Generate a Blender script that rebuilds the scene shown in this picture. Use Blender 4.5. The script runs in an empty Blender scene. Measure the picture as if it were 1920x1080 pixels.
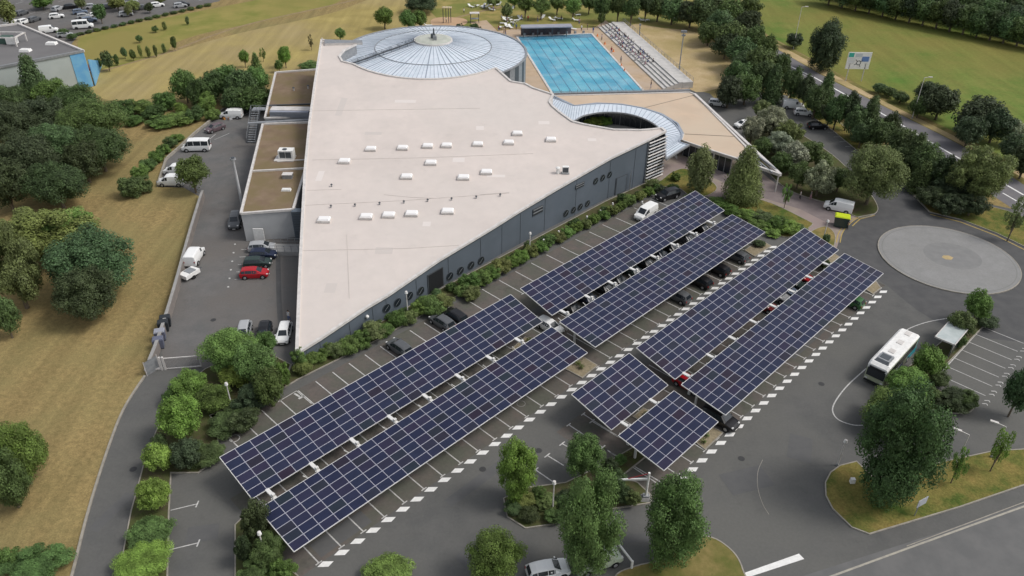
import bpy, bmesh, math, random
from math import sin, cos, pi, radians, hypot, atan2, sqrt
from mathutils import Vector, Matrix, noise as mnoise
from mathutils.geometry import tessellate_polygon
random.seed(7)
SC = bpy.context.scene
COL = SC.collection
# ------------------------------------------------------------------ surveyed camera
F, PIT, ROL, CH = 1466.6, 0.5887, 0.0123, 62.85
_F = Vector((0, cos(PIT), -sin(PIT))); _U0 = Vector((0, sin(PIT), cos(PIT))); _R0 = Vector((1, 0, 0))
_R = cos(ROL) * _R0 + sin(ROL) * _U0; _U = -sin(ROL) * _R0 + cos(ROL) * _U0
EYE = Vector((0, 0, CH))
def ray(u, v): return (u - 960) / F * _R - (v - 540) / F * _U + _F
def G(u, v, z=0.0):
    d = ray(u, v); t = (z - CH) / d.z; return EYE + d * t
def RP(u, v, p0, n):
    d = ray(u, v); t = (p0 - EYE).dot(n) / d.dot(n); return EYE + d * t
YAW = 0.7975
EV = Vector((cos(YAW), sin(YAW), 0)); NV = Vector((sin(YAW), -cos(YAW), 0))
def ST(s, t, z=0.0): return EV * s + NV * t + Vector((0, 0, z))
def toST(P): return P.dot(EV), P.dot(NV)
# ------------------------------------------------------------------ materials
def nd(nt, typ, **kw):
    n = nt.nodes.new(typ)
    for k, v in kw.items():
        if k in n.inputs.keys(): n.inputs[k].default_value = v
        else: setattr(n, k, v)
    return n
MATS = {}
def mat(name, col, rough=.7, col2=None, scale=1.0, detail=4, metal=0, bump=0, bscale=8, col3=None, scale3=.05, spec=.3, objcol=False, lo=.38, hi=.62, spk=0, spa=.12, stain=0, streak=None):
    if name in MATS: return MATS[name]
    m = bpy.data.materials.new(name); m.use_nodes = True; nt = m.node_tree
    b = nt.nodes['Principled BSDF']; b.inputs['Roughness'].default_value = rough; b.inputs['Metallic'].default_value = metal
    b.inputs['Specular IOR Level'].default_value = spec
    L = nt.links.new
    geo = nd(nt, 'ShaderNodeNewGeometry')
    tc = nd(nt, 'ShaderNodeTexCoord')
    src = tc.outputs['Object'] if objcol else geo.outputs['Position']
    out = None
    def nz(sc, det):
        n = nd(nt, 'ShaderNodeTexNoise', Scale=sc, Detail=det, Roughness=.6); L(src, n.inputs['Vector']); return n
    def ramp(fac, a, c, l, h):
        r = nd(nt, 'ShaderNodeValToRGB'); r.color_ramp.elements[0].position = l; r.color_ramp.elements[1].position = h
        r.color_ramp.elements[0].color = (*a, 1); r.color_ramp.elements[1].color = (*c, 1); L(fac, r.inputs[0]); return r.outputs[0]
    c = nd(nt, 'ShaderNodeRGB'); c.outputs[0].default_value = (*col, 1); out = c.outputs[0]
    if col2: out = ramp(nz(scale, detail).outputs[0], col, col2, lo, hi)
    if col3:
        n3 = nz(scale3, 5); mx = nd(nt, 'ShaderNodeMix', data_type='RGBA')
        r3 = nd(nt, 'ShaderNodeMapRange'); r3.inputs[1].default_value = .42; r3.inputs[2].default_value = .62; L(n3.outputs[0], r3.inputs[0])
        L(r3.outputs[0], mx.inputs[0]); L(out, mx.inputs[6]); mx.inputs[7].default_value = (*col3, 1); out = mx.outputs[2]
    if spk:
        n5 = nz(spk, 5); m5 = nd(nt, 'ShaderNodeMapRange'); m5.inputs[1].default_value = .3; m5.inputs[2].default_value = .7; m5.inputs[3].default_value = 1 - spa; m5.inputs[4].default_value = 1 + spa; L(n5.outputs[0], m5.inputs[0])
        v5 = nd(nt, 'ShaderNodeVectorMath', operation='SCALE'); L(out, v5.inputs[0]); L(m5.outputs[0], v5.inputs['Scale']); out = v5.outputs[0]
    if streak:
        mp_ = nd(nt, 'ShaderNodeMapping'); mp_.inputs['Rotation'].default_value = (0, 0, streak[0]); mp_.inputs['Scale'].default_value = (streak[1], .04, 1); L(geo.outputs['Position'], mp_.inputs['Vector'])
        n7 = nd(nt, 'ShaderNodeTexNoise', Scale=1.0, Detail=4); L(mp_.outputs[0], n7.inputs['Vector']); r7 = nd(nt, 'ShaderNodeMapRange'); r7.inputs[1].default_value = .3; r7.inputs[2].default_value = .7; r7.inputs[3].default_value = 1 - streak[2]; r7.inputs[4].default_value = 1 + streak[2]; L(n7.outputs[0], r7.inputs[0])
        v7 = nd(nt, 'ShaderNodeVectorMath', operation='SCALE'); L(out, v7.inputs[0]); L(r7.outputs[0], v7.inputs['Scale']); out = v7.outputs[0]
    if stain:
        n6 = nz(.45, 3); r6 = nd(nt, 'ShaderNodeMapRange'); r6.inputs[1].default_value = .60; r6.inputs[2].default_value = .74; r6.inputs[3].default_value = 1; r6.inputs[4].default_value = 1 - stain; L(n6.outputs[0], r6.inputs[0])
        v6 = nd(nt, 'ShaderNodeVectorMath', operation='SCALE'); L(out, v6.inputs[0]); L(r6.outputs[0], v6.inputs['Scale']); out = v6.outputs[0]
    L(out, b.inputs['Base Color'])
    if bump:
        bn = nz(bscale, 6); bp = nd(nt, 'ShaderNodeBump', Strength=bump, Distance=.1); L(bn.outputs[0], bp.inputs['Height']); L(bp.outputs[0], b.inputs['Normal'])
    MATS[name] = m; return m
def leafmat(name, dark=.62, trans=.18):
    m = bpy.data.materials.new(name); m.use_nodes = True; nt = m.node_tree; L = nt.links.new
    b = nt.nodes['Principled BSDF']; b.inputs['Roughness'].default_value = .6; b.inputs['Specular IOR Level'].default_value = .25
    oi = nd(nt, 'ShaderNodeObjectInfo'); geo = nd(nt, 'ShaderNodeNewGeometry')
    n = nd(nt, 'ShaderNodeTexNoise', Scale=.9, Detail=3); L(geo.outputs['Position'], n.inputs['Vector'])
    r = nd(nt, 'ShaderNodeMapRange'); r.inputs[1].default_value = .35; r.inputs[2].default_value = .65; r.inputs[3].default_value = dark; r.inputs[4].default_value = 1.35
    L(n.outputs[0], r.inputs[0])
    ri = nd(nt, 'ShaderNodeMapRange'); ri.inputs[3].default_value = .75; ri.inputs[4].default_value = 1.25; L(geo.outputs['Random Per Island'], ri.inputs[0])
    mu = nd(nt, 'ShaderNodeMath', operation='MULTIPLY'); L(r.outputs[0], mu.inputs[0]); L(ri.outputs[0], mu.inputs[1])
    vm = nd(nt, 'ShaderNodeVectorMath', operation='SCALE'); L(oi.outputs['Color'], vm.inputs[0]); L(mu.outputs[0], vm.inputs['Scale'])
    L(vm.outputs[0], b.inputs['Base Color'])
    tr = nd(nt, 'ShaderNodeBsdfTranslucent'); L(vm.outputs[0], tr.inputs[0])
    ms = nd(nt, 'ShaderNodeMixShader'); ms.inputs[0].default_value = trans; L(b.outputs[0], ms.inputs[1]); L(tr.outputs[0], ms.inputs[2])
    L(ms.outputs[0], nt.nodes['Material Output'].inputs[0]); MATS[name] = m; return m
LEAF = leafmat('leaf')
BARK = mat('bark', (.11, .085, .06), .9, (.17, .14, .10), 3, objcol=True)
MEADOW = mat('dry_meadow', (.315, .235, .103), .95, (.225, .168, .074), 1.6, 9, bump=.6, bscale=4, col3=(.235, .198, .085), scale3=.05, spec=.1, spk=6, spa=.22, streak=(-.35, .55, .16))
GREENF = mat('green_field', (.105, .175, .034), .95, (.195, .20, .055), .09, 8, bump=.4, bscale=3, col3=(.20, .185, .052), scale3=.022, spec=.1, spk=1.5, spa=.12, streak=(1.1, .4, .10), lo=.35, hi=.68)
LAWN = mat('lawn', (.065, .105, .022), .95, (.155, .15, .042), .6, 6, bump=.5, bscale=5, col3=(.24, .185, .06), scale3=.16, spec=.1, spk=5, spa=.3)
DRYLAWN = mat('dry_lawn', (.29, .22, .09), .95, (.20, .16, .06), .9, 6, bump=.5, bscale=5, col3=(.12, .13, .035), scale3=.2, spec=.1)
SAND = mat('worn_sandy_grass', (.50, .385, .225), .95, (.42, .315, .165), .3, 7, col3=(.36, .285, .13), scale3=.08, spk=3, spa=.12, spec=.1)
ASPH = mat('asphalt', (.108, .108, .104), .92, (.128, .126, .12), .35, 8, bump=.06, bscale=18, col3=(.134, .132, .122), scale3=.06, spec=.2, spk=3.5, spa=.06, stain=.09)
ASPHY = mat('yard_asphalt', (.13, .13, .127), .92, (.158, .152, .147), .4, 8, bump=.06, bscale=18, col3=(.145, .134, .124), scale3=.07, spec=.2, spk=3.5, spa=.06, stain=.12)
ASPHD = mat('new_asphalt', (.086, .086, .087), .92, (.105, .104, .103), .5, 8, bump=.15, bscale=18, spec=.2)
ASPHR = mat('main_road_asphalt', (.155, .15, .16), .92, (.185, .175, .175), .3, 8, spec=.2)
BAY = mat('bay_asphalt', (.118, .108, .098), .92, (.145, .122, .108), .5, 6, bump=.15, bscale=18, col3=(.11, .112, .09), scale3=.2, spec=.2, spk=2.5, spa=.08, stain=.28)
PAVE = mat('pale_paving', (.33, .28, .225), .85, (.27, .22, .19), .5, 6, col3=(.30, .235, .22), scale3=.15)
DECK = mat('pool_deck', (.50, .37, .25), .8, (.42, .31, .20), .5, 5, col3=(.46, .36, .27), scale3=.1)
CONC = mat('concrete', (.36, .35, .33), .85, (.27, .26, .245), .8, 8, bump=.1, bscale=10, col3=(.31, .305, .295), scale3=.15, spk=1.5, spa=.08, stain=.1)
KERB = mat('kerb_stone', (.36, .33, .28), .85, (.28, .26, .22), 1.5, 5)
SOIL = mat('planting_soil', (.10, .082, .05), .95, (.07, .075, .03), 1.2, 6, bump=.5, bscale=6, col3=(.085, .10, .035), scale3=.3, spec=.1)
GRAV = mat('gravel_bed', (.34, .285, .19), .95, (.25, .21, .14), 3, 7, bump=.4, bscale=12, spec=.1)
WHITE = mat('white_paint', (.84, .83, .80), .6, (.74, .73, .70), 2.5, 5)
LINE = mat('line_paint', (.62, .61, .58), .7, (.42, .415, .40), 3.5, 6)
YELL = mat('yellow_line', (.50, .36, .10), .7, (.36, .27, .10), 3, 5)
ROOFM = mat('cream_roof_membrane', (.66, .585, .535), .75, (.60, .535, .49), .12, 8, col3=(.62, .56, .515), scale3=.035, spk=.6, spa=.03, stain=.05)
WINGR = mat('beige_roof_membrane', (.60, .46, .335), .8, (.54, .42, .31), .2, 7, col3=(.56, .46, .35), scale3=.06)
BROWNR = mat('mossy_gravel_roof', (.205, .145, .10), .95, (.25, .185, .125), .5, 8, bump=.5, bscale=8, col3=(.20, .155, .085), scale3=.2, spec=.1)
FACADE = mat('slate_cladding', (.115, .138, .165), .55, (.13, .152, .18), .3, 4, col3=(.105, .125, .146), scale3=.1)
TRIM = mat('white_trim', (.66, .63, .60), .6, (.56, .53, .50), 1.2, 4)
GREYW = mat('grey_render', (.46, .465, .465), .8, (.40, .405, .41), .35, 7)
DARK = mat('dark_void', (.018, .019, .021), .6)
METAL = mat('galvanised_metal', (.33, .34, .35), .5, (.26, .27, .28), 2, 4, metal=.3)
DMETAL = mat('dark_metal', (.09, .10, .11), .5, metal=.3)
GLASSD = mat('dark_glass', (.02, .026, .032), .12, spec=.6)
POLYG = mat('glass_roofing', (.70, .75, .81), .35, (.60, .67, .73), .6, 4, spec=.5)
SEAM = mat('roof_seam', (.30, .34, .40), .6)
TYRE = mat('tyre_rubber', (.02, .02, .02), .8)
RIM = mat('wheel_rim', (.45, .45, .46), .4, metal=.6)
PANELM = None
def panelmat():
    m = bpy.data.materials.new('solar_cells'); m.use_nodes = True; nt = m.node_tree; L = nt.links.new
    b = nt.nodes['Principled BSDF']; b.inputs['Roughness'].default_value = .33; b.inputs['Specular IOR Level'].default_value = .16
    oi = nd(nt, 'ShaderNodeObjectInfo'); geo = nd(nt, 'ShaderNodeNewGeometry')
    wn = nd(nt, 'ShaderNodeMath', operation='ADD'); L(oi.outputs['Random'], wn.inputs[0]); L(geo.outputs['Random Per Island'], wn.inputs[1])
    fr = nd(nt, 'ShaderNodeMath', operation='FRACT'); L(wn.outputs[0], fr.inputs[0])
    r = nd(nt, 'ShaderNodeValToRGB'); els = r.color_ramp.elements
    els[0].color = (.019, .023, .052, 1); els[1].color = (.028, .020, .036, 1); els[1].position = 1
    for p, c in ((.45, (.022, .028, .058, 1)), (.8, (.029, .026, .053, 1)), (.9, (.021, .030, .042, 1))):
        e = els.new(p); e.color = c
    L(fr.outputs[0], r.inputs[0])
    n = nd(nt, 'ShaderNodeTexNoise', Scale=.7, Detail=5); L(geo.outputs['Position'], n.inputs['Vector'])
    mr = nd(nt, 'ShaderNodeMapRange'); mr.inputs[3].default_value = .75; mr.inputs[4].default_value = 1.3; L(n.outputs[0], mr.inputs[0])
    vm = nd(nt, 'ShaderNodeVectorMath', operation='SCALE'); L(r.outputs[0], vm.inputs[0]); L(mr.outputs[0], vm.inputs['Scale'])
    L(vm.outputs[0], b.inputs['Base Color']); return m
PANELM = panelmat()
PFRAME = mat('panel_frame', (.42, .42, .48), .5)
def paint(name, col, rough=.28):
    m = mat('paint_' + name, col, rough, spec=.5); return m
P_WHITE = paint('white', (.86, .86, .84), .35); P_BLACK = paint('black', (.012, .012, .014)); P_GREY = paint('grey', (.10, .105, .11)); P_SILV = paint('silver', (.40, .41, .42))
P_RED = paint('red', (.42, .012, .02)); P_DRED = paint('dark_red', (.17, .015, .015)); P_NAVY = paint('navy', (.02, .028, .06)); P_GREEN = paint('green', (.05, .14, .05)); P_DGRN = paint('dark_green', (.03, .05, .045)); P_TEAL = paint('teal', (.02, .32, .34))
P_BLUEG = paint('blue_grey', (.16, .20, .27)); P_BROWN = paint('maroon_grey', (.14, .10, .11)); P_SAGE = paint('pale_green', (.46, .52, .40))
HLAMP = mat('headlamp_glass', (.7, .7, .68), .2); TLAMP = mat('tail_lamp', (.35, .01, .01), .3)
# ------------------------------------------------------------------ mesh helpers
class MB:
    def __init__(s): s.v = []; s.f = []; s.mi = []; s.mats = []
    def m(s, mt):
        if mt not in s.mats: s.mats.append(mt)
        return s.mats.index(mt)
    def face(s, pts, mt):
        b = len(s.v); s.v += [tuple(p) for p in pts]; s.f.append(tuple(range(b, b + len(pts)))); s.mi.append(s.m(mt))
    def poly(s, pts, mt, flip=False):
        b = len(s.v); s.v += [tuple(p) for p in pts]
        for t in tessellate_polygon([[Vector((p[0], p[1], 0)) for p in pts]]):
            a, c, d = (Vector(pts[i]) for i in t)
            up = (c - a).cross(d - a).z > 0
            t = tuple(t) if up != flip else tuple(reversed(t))
            s.f.append(tuple(b + i for i in t)); s.mi.append(s.m(mt))
    def box(s, c, size, mt, ax=None, top=1.0):
        """box centred at c; ax = (x axis, y axis, z axis) unit vectors; top = taper"""
        X, Y, Z = ax or (Vector((1, 0, 0)), Vector((0, 1, 0)), Vector((0, 0, 1)))
        c = Vector(c); a, b_, d = size[0] / 2, size[1] / 2, size[2] / 2; q = []
        for z in (-1, 1):
            k = top if z > 0 else 1
            for x, y in ((-1, -1), (1, -1), (1, 1), (-1, 1)): q.append(c + X * (a * x * k) + Y * (b_ * y * k) + Z * (d * z))
        s.hexa(q, mt)
    def hexa(s, q, mt):
        b = len(s.v); s.v += [tuple(p) for p in q]; i = s.m(mt)
        for f in ((3, 2, 1, 0), (4, 5, 6, 7), (0, 1, 5, 4), (1, 2, 6, 5), (2, 3, 7, 6), (3, 0, 4, 7)):
            s.f.append(tuple(b + k for k in f)); s.mi.append(i)
    def bar(s, a, b, w, h, mt, up=Vector((0, 0, 1))):
        a = Vector(a); b = Vector(b); X = (b - a); L = X.length
        if L < 1e-6: return
        X.normalize(); Y = up.cross(X)
        if Y.length < 1e-4: Y = Vector((1, 0, 0)).cross(X)
        Y.normalize(); Z = X.cross(Y); s.box((a + b) / 2, (L, w, h), mt, (X, Y, Z))
    def tube(s, a, b, r0, r1, mt, n=8, cap=True):
        a = Vector(a); b = Vector(b); X = (b - a).normalized(); Y = X.orthogonal().normalized(); Z = X.cross(Y); k = len(s.v); i = s.m(mt)
        for p, r in ((a, r0), (b, r1)):
            for j in range(n): t = 2 * pi * j / n; s.v.append(tuple(p + Y * (r * cos(t)) + Z * (r * sin(t))))
        for j in range(n): s.f.append((k + j, k + (j + 1) % n, k + n + (j + 1) % n, k + n + j)); s.mi.append(i)
        if cap: s.f.append(tuple(k + n - 1 - j for j in range(n))); s.mi.append(i); s.f.append(tuple(k + n + j for j in range(n))); s.mi.append(i)
    def prism(s, pts, z0, z1, mt, mtop=None, bottom=False):
        """pts list of (x,y[,..]); z0, z1 numbers or functions"""
        f0 = z0 if callable(z0) else (lambda x, y: z0); f1 = z1 if callable(z1) else (lambda x, y: z1)
        P = [(p[0], p[1]) for p in pts]; ar = sum(P[i][0] * P[(i + 1) % len(P)][1] - P[(i + 1) % len(P)][0] * P[i][1] for i in range(len(P)))
        if ar < 0: P = P[::-1]
        s.poly([(x, y, f1(x, y)) for x, y in P], mtop or mt)
        for i in range(len(P)):
            a, b = P[i], P[(i + 1) % len(P)]
            s.face([(*a, f0(*a)), (*b, f0(*b)), (*b, f1(*b)), (*a, f1(*a))], mt)
        if bottom: s.poly([(x, y, f0(x, y)) for x, y in P], mt, True)
    def ball(s, c, r, mt, n=10, sz=1):
        c = Vector(c); k = len(s.v); i = s.m(mt); m_ = n // 2
        for a in range(m_ + 1):
            for b in range(n): t = pi * a / m_; s.v.append((c.x + r * sin(t) * cos(2 * pi * b / n), c.y + r * sin(t) * sin(2 * pi * b / n), c.z + r * sz * cos(t)))
        for a in range(m_):
            for b in range(n): s.f.append((k + a * n + b, k + (a + 1) * n + b, k + (a + 1) * n + (b + 1) % n, k + a * n + (b + 1) % n)); s.mi.append(i)
    def mesh(s, name, smooth=False):
        me = bpy.data.meshes.new(name); me.from_pydata(s.v, [], s.f); me.update()
        for mt in s.mats: me.materials.append(mt)
        me.polygons.foreach_set('material_index', s.mi)
        if smooth: me.polygons.foreach_set('use_smooth', [True] * len(s.f))
        return me
    def build(s, name, parent=None, smooth=False, loc=None):
        return link(name, s.mesh(name, smooth), parent, loc)
def link(name, me, parent=None, loc=None):
    o = bpy.data.objects.new(name, me); COL.objects.link(o)
    if parent: o.parent = parent
    if loc is not None: o.location = loc
    return o
def tag(o, label=None, cat=None, group=None, kind=None):
    if label: o['label'] = label
    if cat: o['category'] = cat
    if group: o['group'] = group
    if kind: o['kind'] = kind
    return o
def empty(name, loc, rz=0, label=None, cat=None, group=None):
    o = bpy.data.objects.new(name, None); COL.objects.link(o); o.location = loc; o.rotation_euler = (0, 0, rz); o.empty_display_size = .3
    return tag(o, label, cat, group)
def copytree(o, parent=None):
    c = o.copy(); COL.objects.link(c)
    if parent: c.parent = parent
    for ch in [k for k in KIDS.get(o.name, [])]: 
        d = copytree(ch, c)
    KIDS[c.name] = [k for k in c.children]
    return c
KIDS = {}
def reg(o):
    """remember the children of a prototype for copying"""
    ch = [k for k in bpy.data.objects if k.parent == o]; KIDS[o.name] = ch
    for k in ch: reg(k)
ORD = ['first', 'second', 'third', 'fourth', 'fifth', 'sixth', 'seventh', 'eighth', 'ninth', 'tenth', 'eleventh', 'twelfth', 'thirteenth', 'fourteenth', 'fifteenth', 'sixteenth', 'seventeenth', 'eighteenth', 'nineteenth', 'twentieth']
TENS = {2: 'twenty', 3: 'thirty', 4: 'forty', 5: 'fifty', 6: 'sixty'}
def ordn(i):
    if i < 20: return ORD[i]
    t, u = divmod(i + 1, 10)
    return {2: 'twentieth', 3: 'thirtieth', 4: 'fortieth', 5: 'fiftieth', 6: 'sixtieth'}[t] if u == 0 else TENS[t] + '-' + ORD[u - 1]
def smooth(pts, n=6, closed=True):
    out = []; N = len(pts)
    for i in range(N if closed else N - 1):
        p0, p1, p2, p3 = (pts[(i - 1) % N] if closed or i else pts[0]), pts[i], pts[(i + 1) % N], (pts[(i + 2) % N] if closed or i + 2 < N else pts[-1])
        for j in range(n):
            t = j / n; out.append(.5 * ((2 * p1) + (-p0 + p2) * t + (2 * p0 - 5 * p1 + 4 * p2 - p3) * t * t + (-p0 + 3 * p1 - 3 * p2 + p3) * t ** 3))
    if not closed: out.append(pts[-1].copy())
    return out
def W(px, z=0): return [G(u, v, z) for u, v in px]
def sheet(name, pts, z, mt):
    b = MB(); b.poly([(p[0], p[1], z) for p in pts], mt); return tag(b.build(name), kind='structure')
def strip(b, pts, w, z, mt):
    """flat painted line along a polyline"""
    for a, c in zip(pts[:-1], pts[1:]):
        a = Vector(a[:2]); c = Vector(c[:2]); d = (c - a)
        if d.length < .01: continue
        d.normalize(); n = Vector((-d.y, d.x)) * w / 2
        b.face([(a.x - n.x, a.y - n.y, z), (c.x - n.x, c.y - n.y, z), (c.x + n.x, c.y + n.y, z), (a.x + n.x, a.y + n.y, z)], mt)
def inset(P, d):
    n = len(P); ar = sum(P[i][0] * P[(i + 1) % n][1] - P[(i + 1) % n][0] * P[i][1] for i in range(n)); sg = 1 if ar > 0 else -1; out = []
    for i in range(n):
        a, b, c = Vector(P[i - 1][:2]), Vector(P[i][:2]), Vector(P[(i + 1) % n][:2]); u = (b - a).normalized(); v = (c - b).normalized()
        nn = Vector((-u.y - v.y, u.x + v.x)); L = nn.length
        nn = nn / L if L > 1e-4 else Vector((-u.y, u.x)); k = max(.45, abs(nn.dot(Vector((-u.y, u.x))))); out.append(b + nn * (sg * d / k))
    return out
KB = MB()
def island(name, px, mt, sm=True, h=.13, world=None):
    P = world or W(px)
    if sm: P = smooth(P, 5)
    b = MB(); Q = inset(P, .13); b.poly([(p[0], p[1], h - .02) for p in Q], mt); o = tag(b.build(name), kind='structure')
    n = len(P)
    for i in range(n):
        a, c, qa, qc = P[i], P[(i + 1) % n], Q[i], Q[(i + 1) % n]
        KB.face([(a[0], a[1], h), (c[0], c[1], h), (qc[0], qc[1], h), (qa[0], qa[1], h)], KERB)
        KB.face([(a[0], a[1], 0), (c[0], c[1], 0), (c[0], c[1], h), (a[0], a[1], h)], KERB)
        KB.face([(qa[0], qa[1], h - .03), (qc[0], qc[1], h - .03), (qc[0], qc[1], h), (qa[0], qa[1], h)], KERB)
    return o
# ------------------------------------------------------------------ ground
b = MB(); b.face([(-900, -60, 0), (900, -60, 0), (900, 1500, 0), (-900, 1500, 0)], MEADOW); tag(b.build('ground'), kind='structure')
sheet('green_field', W([(1385, -40), (1400, 30), (1440, 66), (1540, 120), (1640, 176), (1823, 268), (1920, 322), (2150, 470), (2400, 300), (2300, -20), (1750, -60)]), .004, GREENF)
sheet('grass_strip', smooth(W([(150, 70), (240, 48), (420, 12), (600, -20), (640, 0), (560, 25), (470, 45), (400, 58), (330, 80), (300, 108), (210, 128), (165, 120)]), 4), .006, mat('rough_grass', (.19, .20, .05), .95, (.29, .25, .08), .12, 8, bump=.4, bscale=4, col3=(.25, .215, .07), scale3=.04, spec=.1))
sheet('roadside_verge', smooth(W([(1432, 66), (1540, 122), (1640, 174), (1823, 264), (1940, 330), (2050, 400), (2045, 425), (1925, 352), (1818, 282), (1640, 192), (1530, 136), (1428, 78)]), 3), .008, DRYLAWN)
sheet('verge_gravel', smooth(W([(1434, 71), (1540, 127), (1640, 181), (1823, 272), (1940, 338), (1936, 343), (1818, 279), (1638, 188), (1532, 134), (1430, 76)]), 3), .012, SAND)
sheet('hay_field', smooth(W([(150, 140), (230, 122), (330, 95), (450, 62), (620, 25), (720, -10), (860, -30), (900, 20), (760, 60), (700, 85), (590, 140), (500, 140), (420, 130), (340, 160), (260, 190), (180, 180)]), 4), .010, mat('cut_hay', (.38, .305, .115), .95, (.30, .24, .088), .12, 8, bump=.5, bscale=4, col3=(.34, .27, .13), scale3=.03, spec=.1, spk=3, spa=.12, streak=(1.25, .45, .13)))
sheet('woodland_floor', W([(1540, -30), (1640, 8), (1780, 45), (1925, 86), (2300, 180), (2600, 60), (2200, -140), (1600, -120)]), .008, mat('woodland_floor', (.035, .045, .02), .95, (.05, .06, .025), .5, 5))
sheet('asphalt_lot', W([(80, 1250), (135, 1080), (165, 962), (200, 850), (232, 768), (272, 705), (300, 638), (330, 540), (352, 462), (380, 372), (345, 352), (296, 350), (312, 300), (335, 280), (365, 252), (395, 228), (418, 208), (470, 190), (500, 176), (560, 170), (700, 168), (1040, 182), (1290, 166), (1330, 175), (1352, 196), (1360, 182), (1420, 172), (1470, 178), (1520, 195), (1600, 252), (1680, 320), (1760, 372), (1800, 372), (1900, 392), (1990, 440), (2150, 560), (2600, 1000), (2300, 1300), (900, 1500)]), .004, ASPH)
sheet('service_yard', W([(300, 638), (330, 540), (352, 462), (380, 372), (345, 352), (296, 350), (312, 300), (335, 280), (365, 252), (395, 228), (418, 208), (470, 190), (500, 176), (560, 200), (560, 690), (380, 690), (310, 694)]), .008, ASPHY)
sheet('service_road', W([(80, 1250), (135, 1080), (165, 962), (200, 850), (232, 768), (272, 705), (310, 694), (380, 690), (345, 740), (300, 830), (255, 950), (215, 1080), (190, 1250)]), .008, ASPH)
sheet('far_car_park', W([(-500, 60), (-400, -80), (430, -80), (412, 2), (300, 28), (190, 56), (146, 68), (120, 100), (60, 60), (-60, 60)]), .012, ASPHY)
sheet('fresh_asphalt', smooth(W([(1480, 470), (1590, 415), (1600, 345), (1640, 300), (1700, 330), (1760, 372), (1760, 402), (1880, 440), (2050, 520), (2100, 620), (1900, 640), (1750, 600), (1640, 520), (1560, 500)]), 4), .008, ASPHD)
sheet('lower_road', W([(1380, 1120), (1700, 1018), (1920, 945), (2300, 830), (2600, 1000), (2000, 1300), (1300, 1300)]), .008, mat('lower_road_asphalt', (.135, .135, .133), .92, (.16, .158, .154), .4, 7, spec=.2))
sheet('main_road', smooth(W([(1425, 76), (1530, 135), (1640, 191), (1818, 281), (1925, 350), (2200, 520), (2350, 700), (2150, 560), (1930, 425), (1900, 392), (1760, 305), (1600, 208), (1450, 118), (1385, 90)]), 3), .012, ASPHR)
sheet('facade_bays', [ST(23.2, -68.3), ST(104, -68.9), ST(104, -60), ST(23.2, -60)], .010, BAY)
sheet('canopy_bays', [ST(19, -58.6), ST(105, -58.6), ST(105, -45.5), ST(19, -45.5)], .010, BAY)
sheet('canopy_bays', [ST(50, -41.5), ST(107, -41.5), ST(107, -27.9), ST(50, -27.9)], .010, BAY)
sheet('path', W([(1215, 345), (1238, 322), (1240, 280), (1300, 285), (1400, 300), (1463, 352), (1560, 374), (1618, 402), (1592, 418), (1575, 445), (1568, 468), (1530, 440), (1440, 395), (1345, 370), (1310, 366), (1255, 345)]), .012, PAVE)
sheet('carriageway', W([(1330, 300), (1400, 320), (1463, 348), (1545, 372), (1540, 392), (1600, 410), (1575, 430), (1500, 392), (1400, 362), (1330, 330)]), .016, mat('pinkish_tarmac', (.20, .165, .16), .9, (.24, .20, .19), .5, 6))
# pool surroundings
sheet('lawn', smooth(W([(800, -30), (830, 45), (900, 60), (925, 50), (1130, 56), (1200, 60), (1290, 52), (1330, 40), (1300, -40), (1000, -60)]), 3), .014, mat('bathing_lawn', (.20, .19, .055), .95, (.34, .27, .10), .25, 6, col3=(.17, .19, .05), scale3=.08, spec=.1))
sheet('sandy_ground', smooth(W([(1180, 48), (1240, 52), (1300, 60), (1340, 80), (1390, 118), (1380, 150), (1330, 170), (1290, 166), (1230, 110)]), 3), .018, SAND)
sheet('playground_sand', smooth(W([(808, 38), (830, 32), (870, 35), (875, 44), (850, 52), (815, 50)]), 3), .022, mat('playground_sand', (.50, .33, .20), .95, (.46, .31, .19), .5))
sheet('pool_deck', W([(905, 62), (960, 55), (1115, 52), (1135, 38), (1300, 163), (1200, 195), (1040, 205), (900, 180), (880, 150), (880, 95)]), .026, DECK)
sheet('pool_path', W([(880, 42), (912, 38), (940, 66), (925, 72)]), .030, DECK)
# roundabout disc
RC = Vector((67.47, 103.92)); RR = 10.15
SLAB = mat('roundabout_slab', (.265, .262, .255), .85, (.235, .233, .226), .5, 8, bump=.1, bscale=10, col3=(.24, .237, .228), scale3=.12, spk=4, spa=.09, stain=.1)
island('roundabout', None, SLAB, False, .16, [Vector((RC.x + RR * cos(2 * pi * i / 64), RC.y + RR * sin(2 * pi * i / 64), 0)) for i in range(64)])
bq = MB(); bq.poly([(RC.x + 1.0 + 4.2 * cos(2 * pi * i / 40), RC.y + .6 + 4.0 * sin(2 * pi * i / 40), .144) for i in range(40)], mat('worn_concrete', (.225, .223, .217), .85, (.20, .199, .195), .8, 8)); bq.poly([(RC.x + .9 * cos(i), RC.y + .7 * sin(i), .148) for i in range(6)], SAND); tag(bq.build('roundabout_patch'), kind='structure')
bq = MB(); strip(bq, [(RC.x + 9.5 * cos(2 * pi * i / 64), RC.y + 9.5 * sin(2 * pi * i / 64)) for i in range(65)], .12, .148, mat('joint', (.2, .2, .19), .9)); tag(bq.build('roundabout_joint'), kind='structure')
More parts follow.
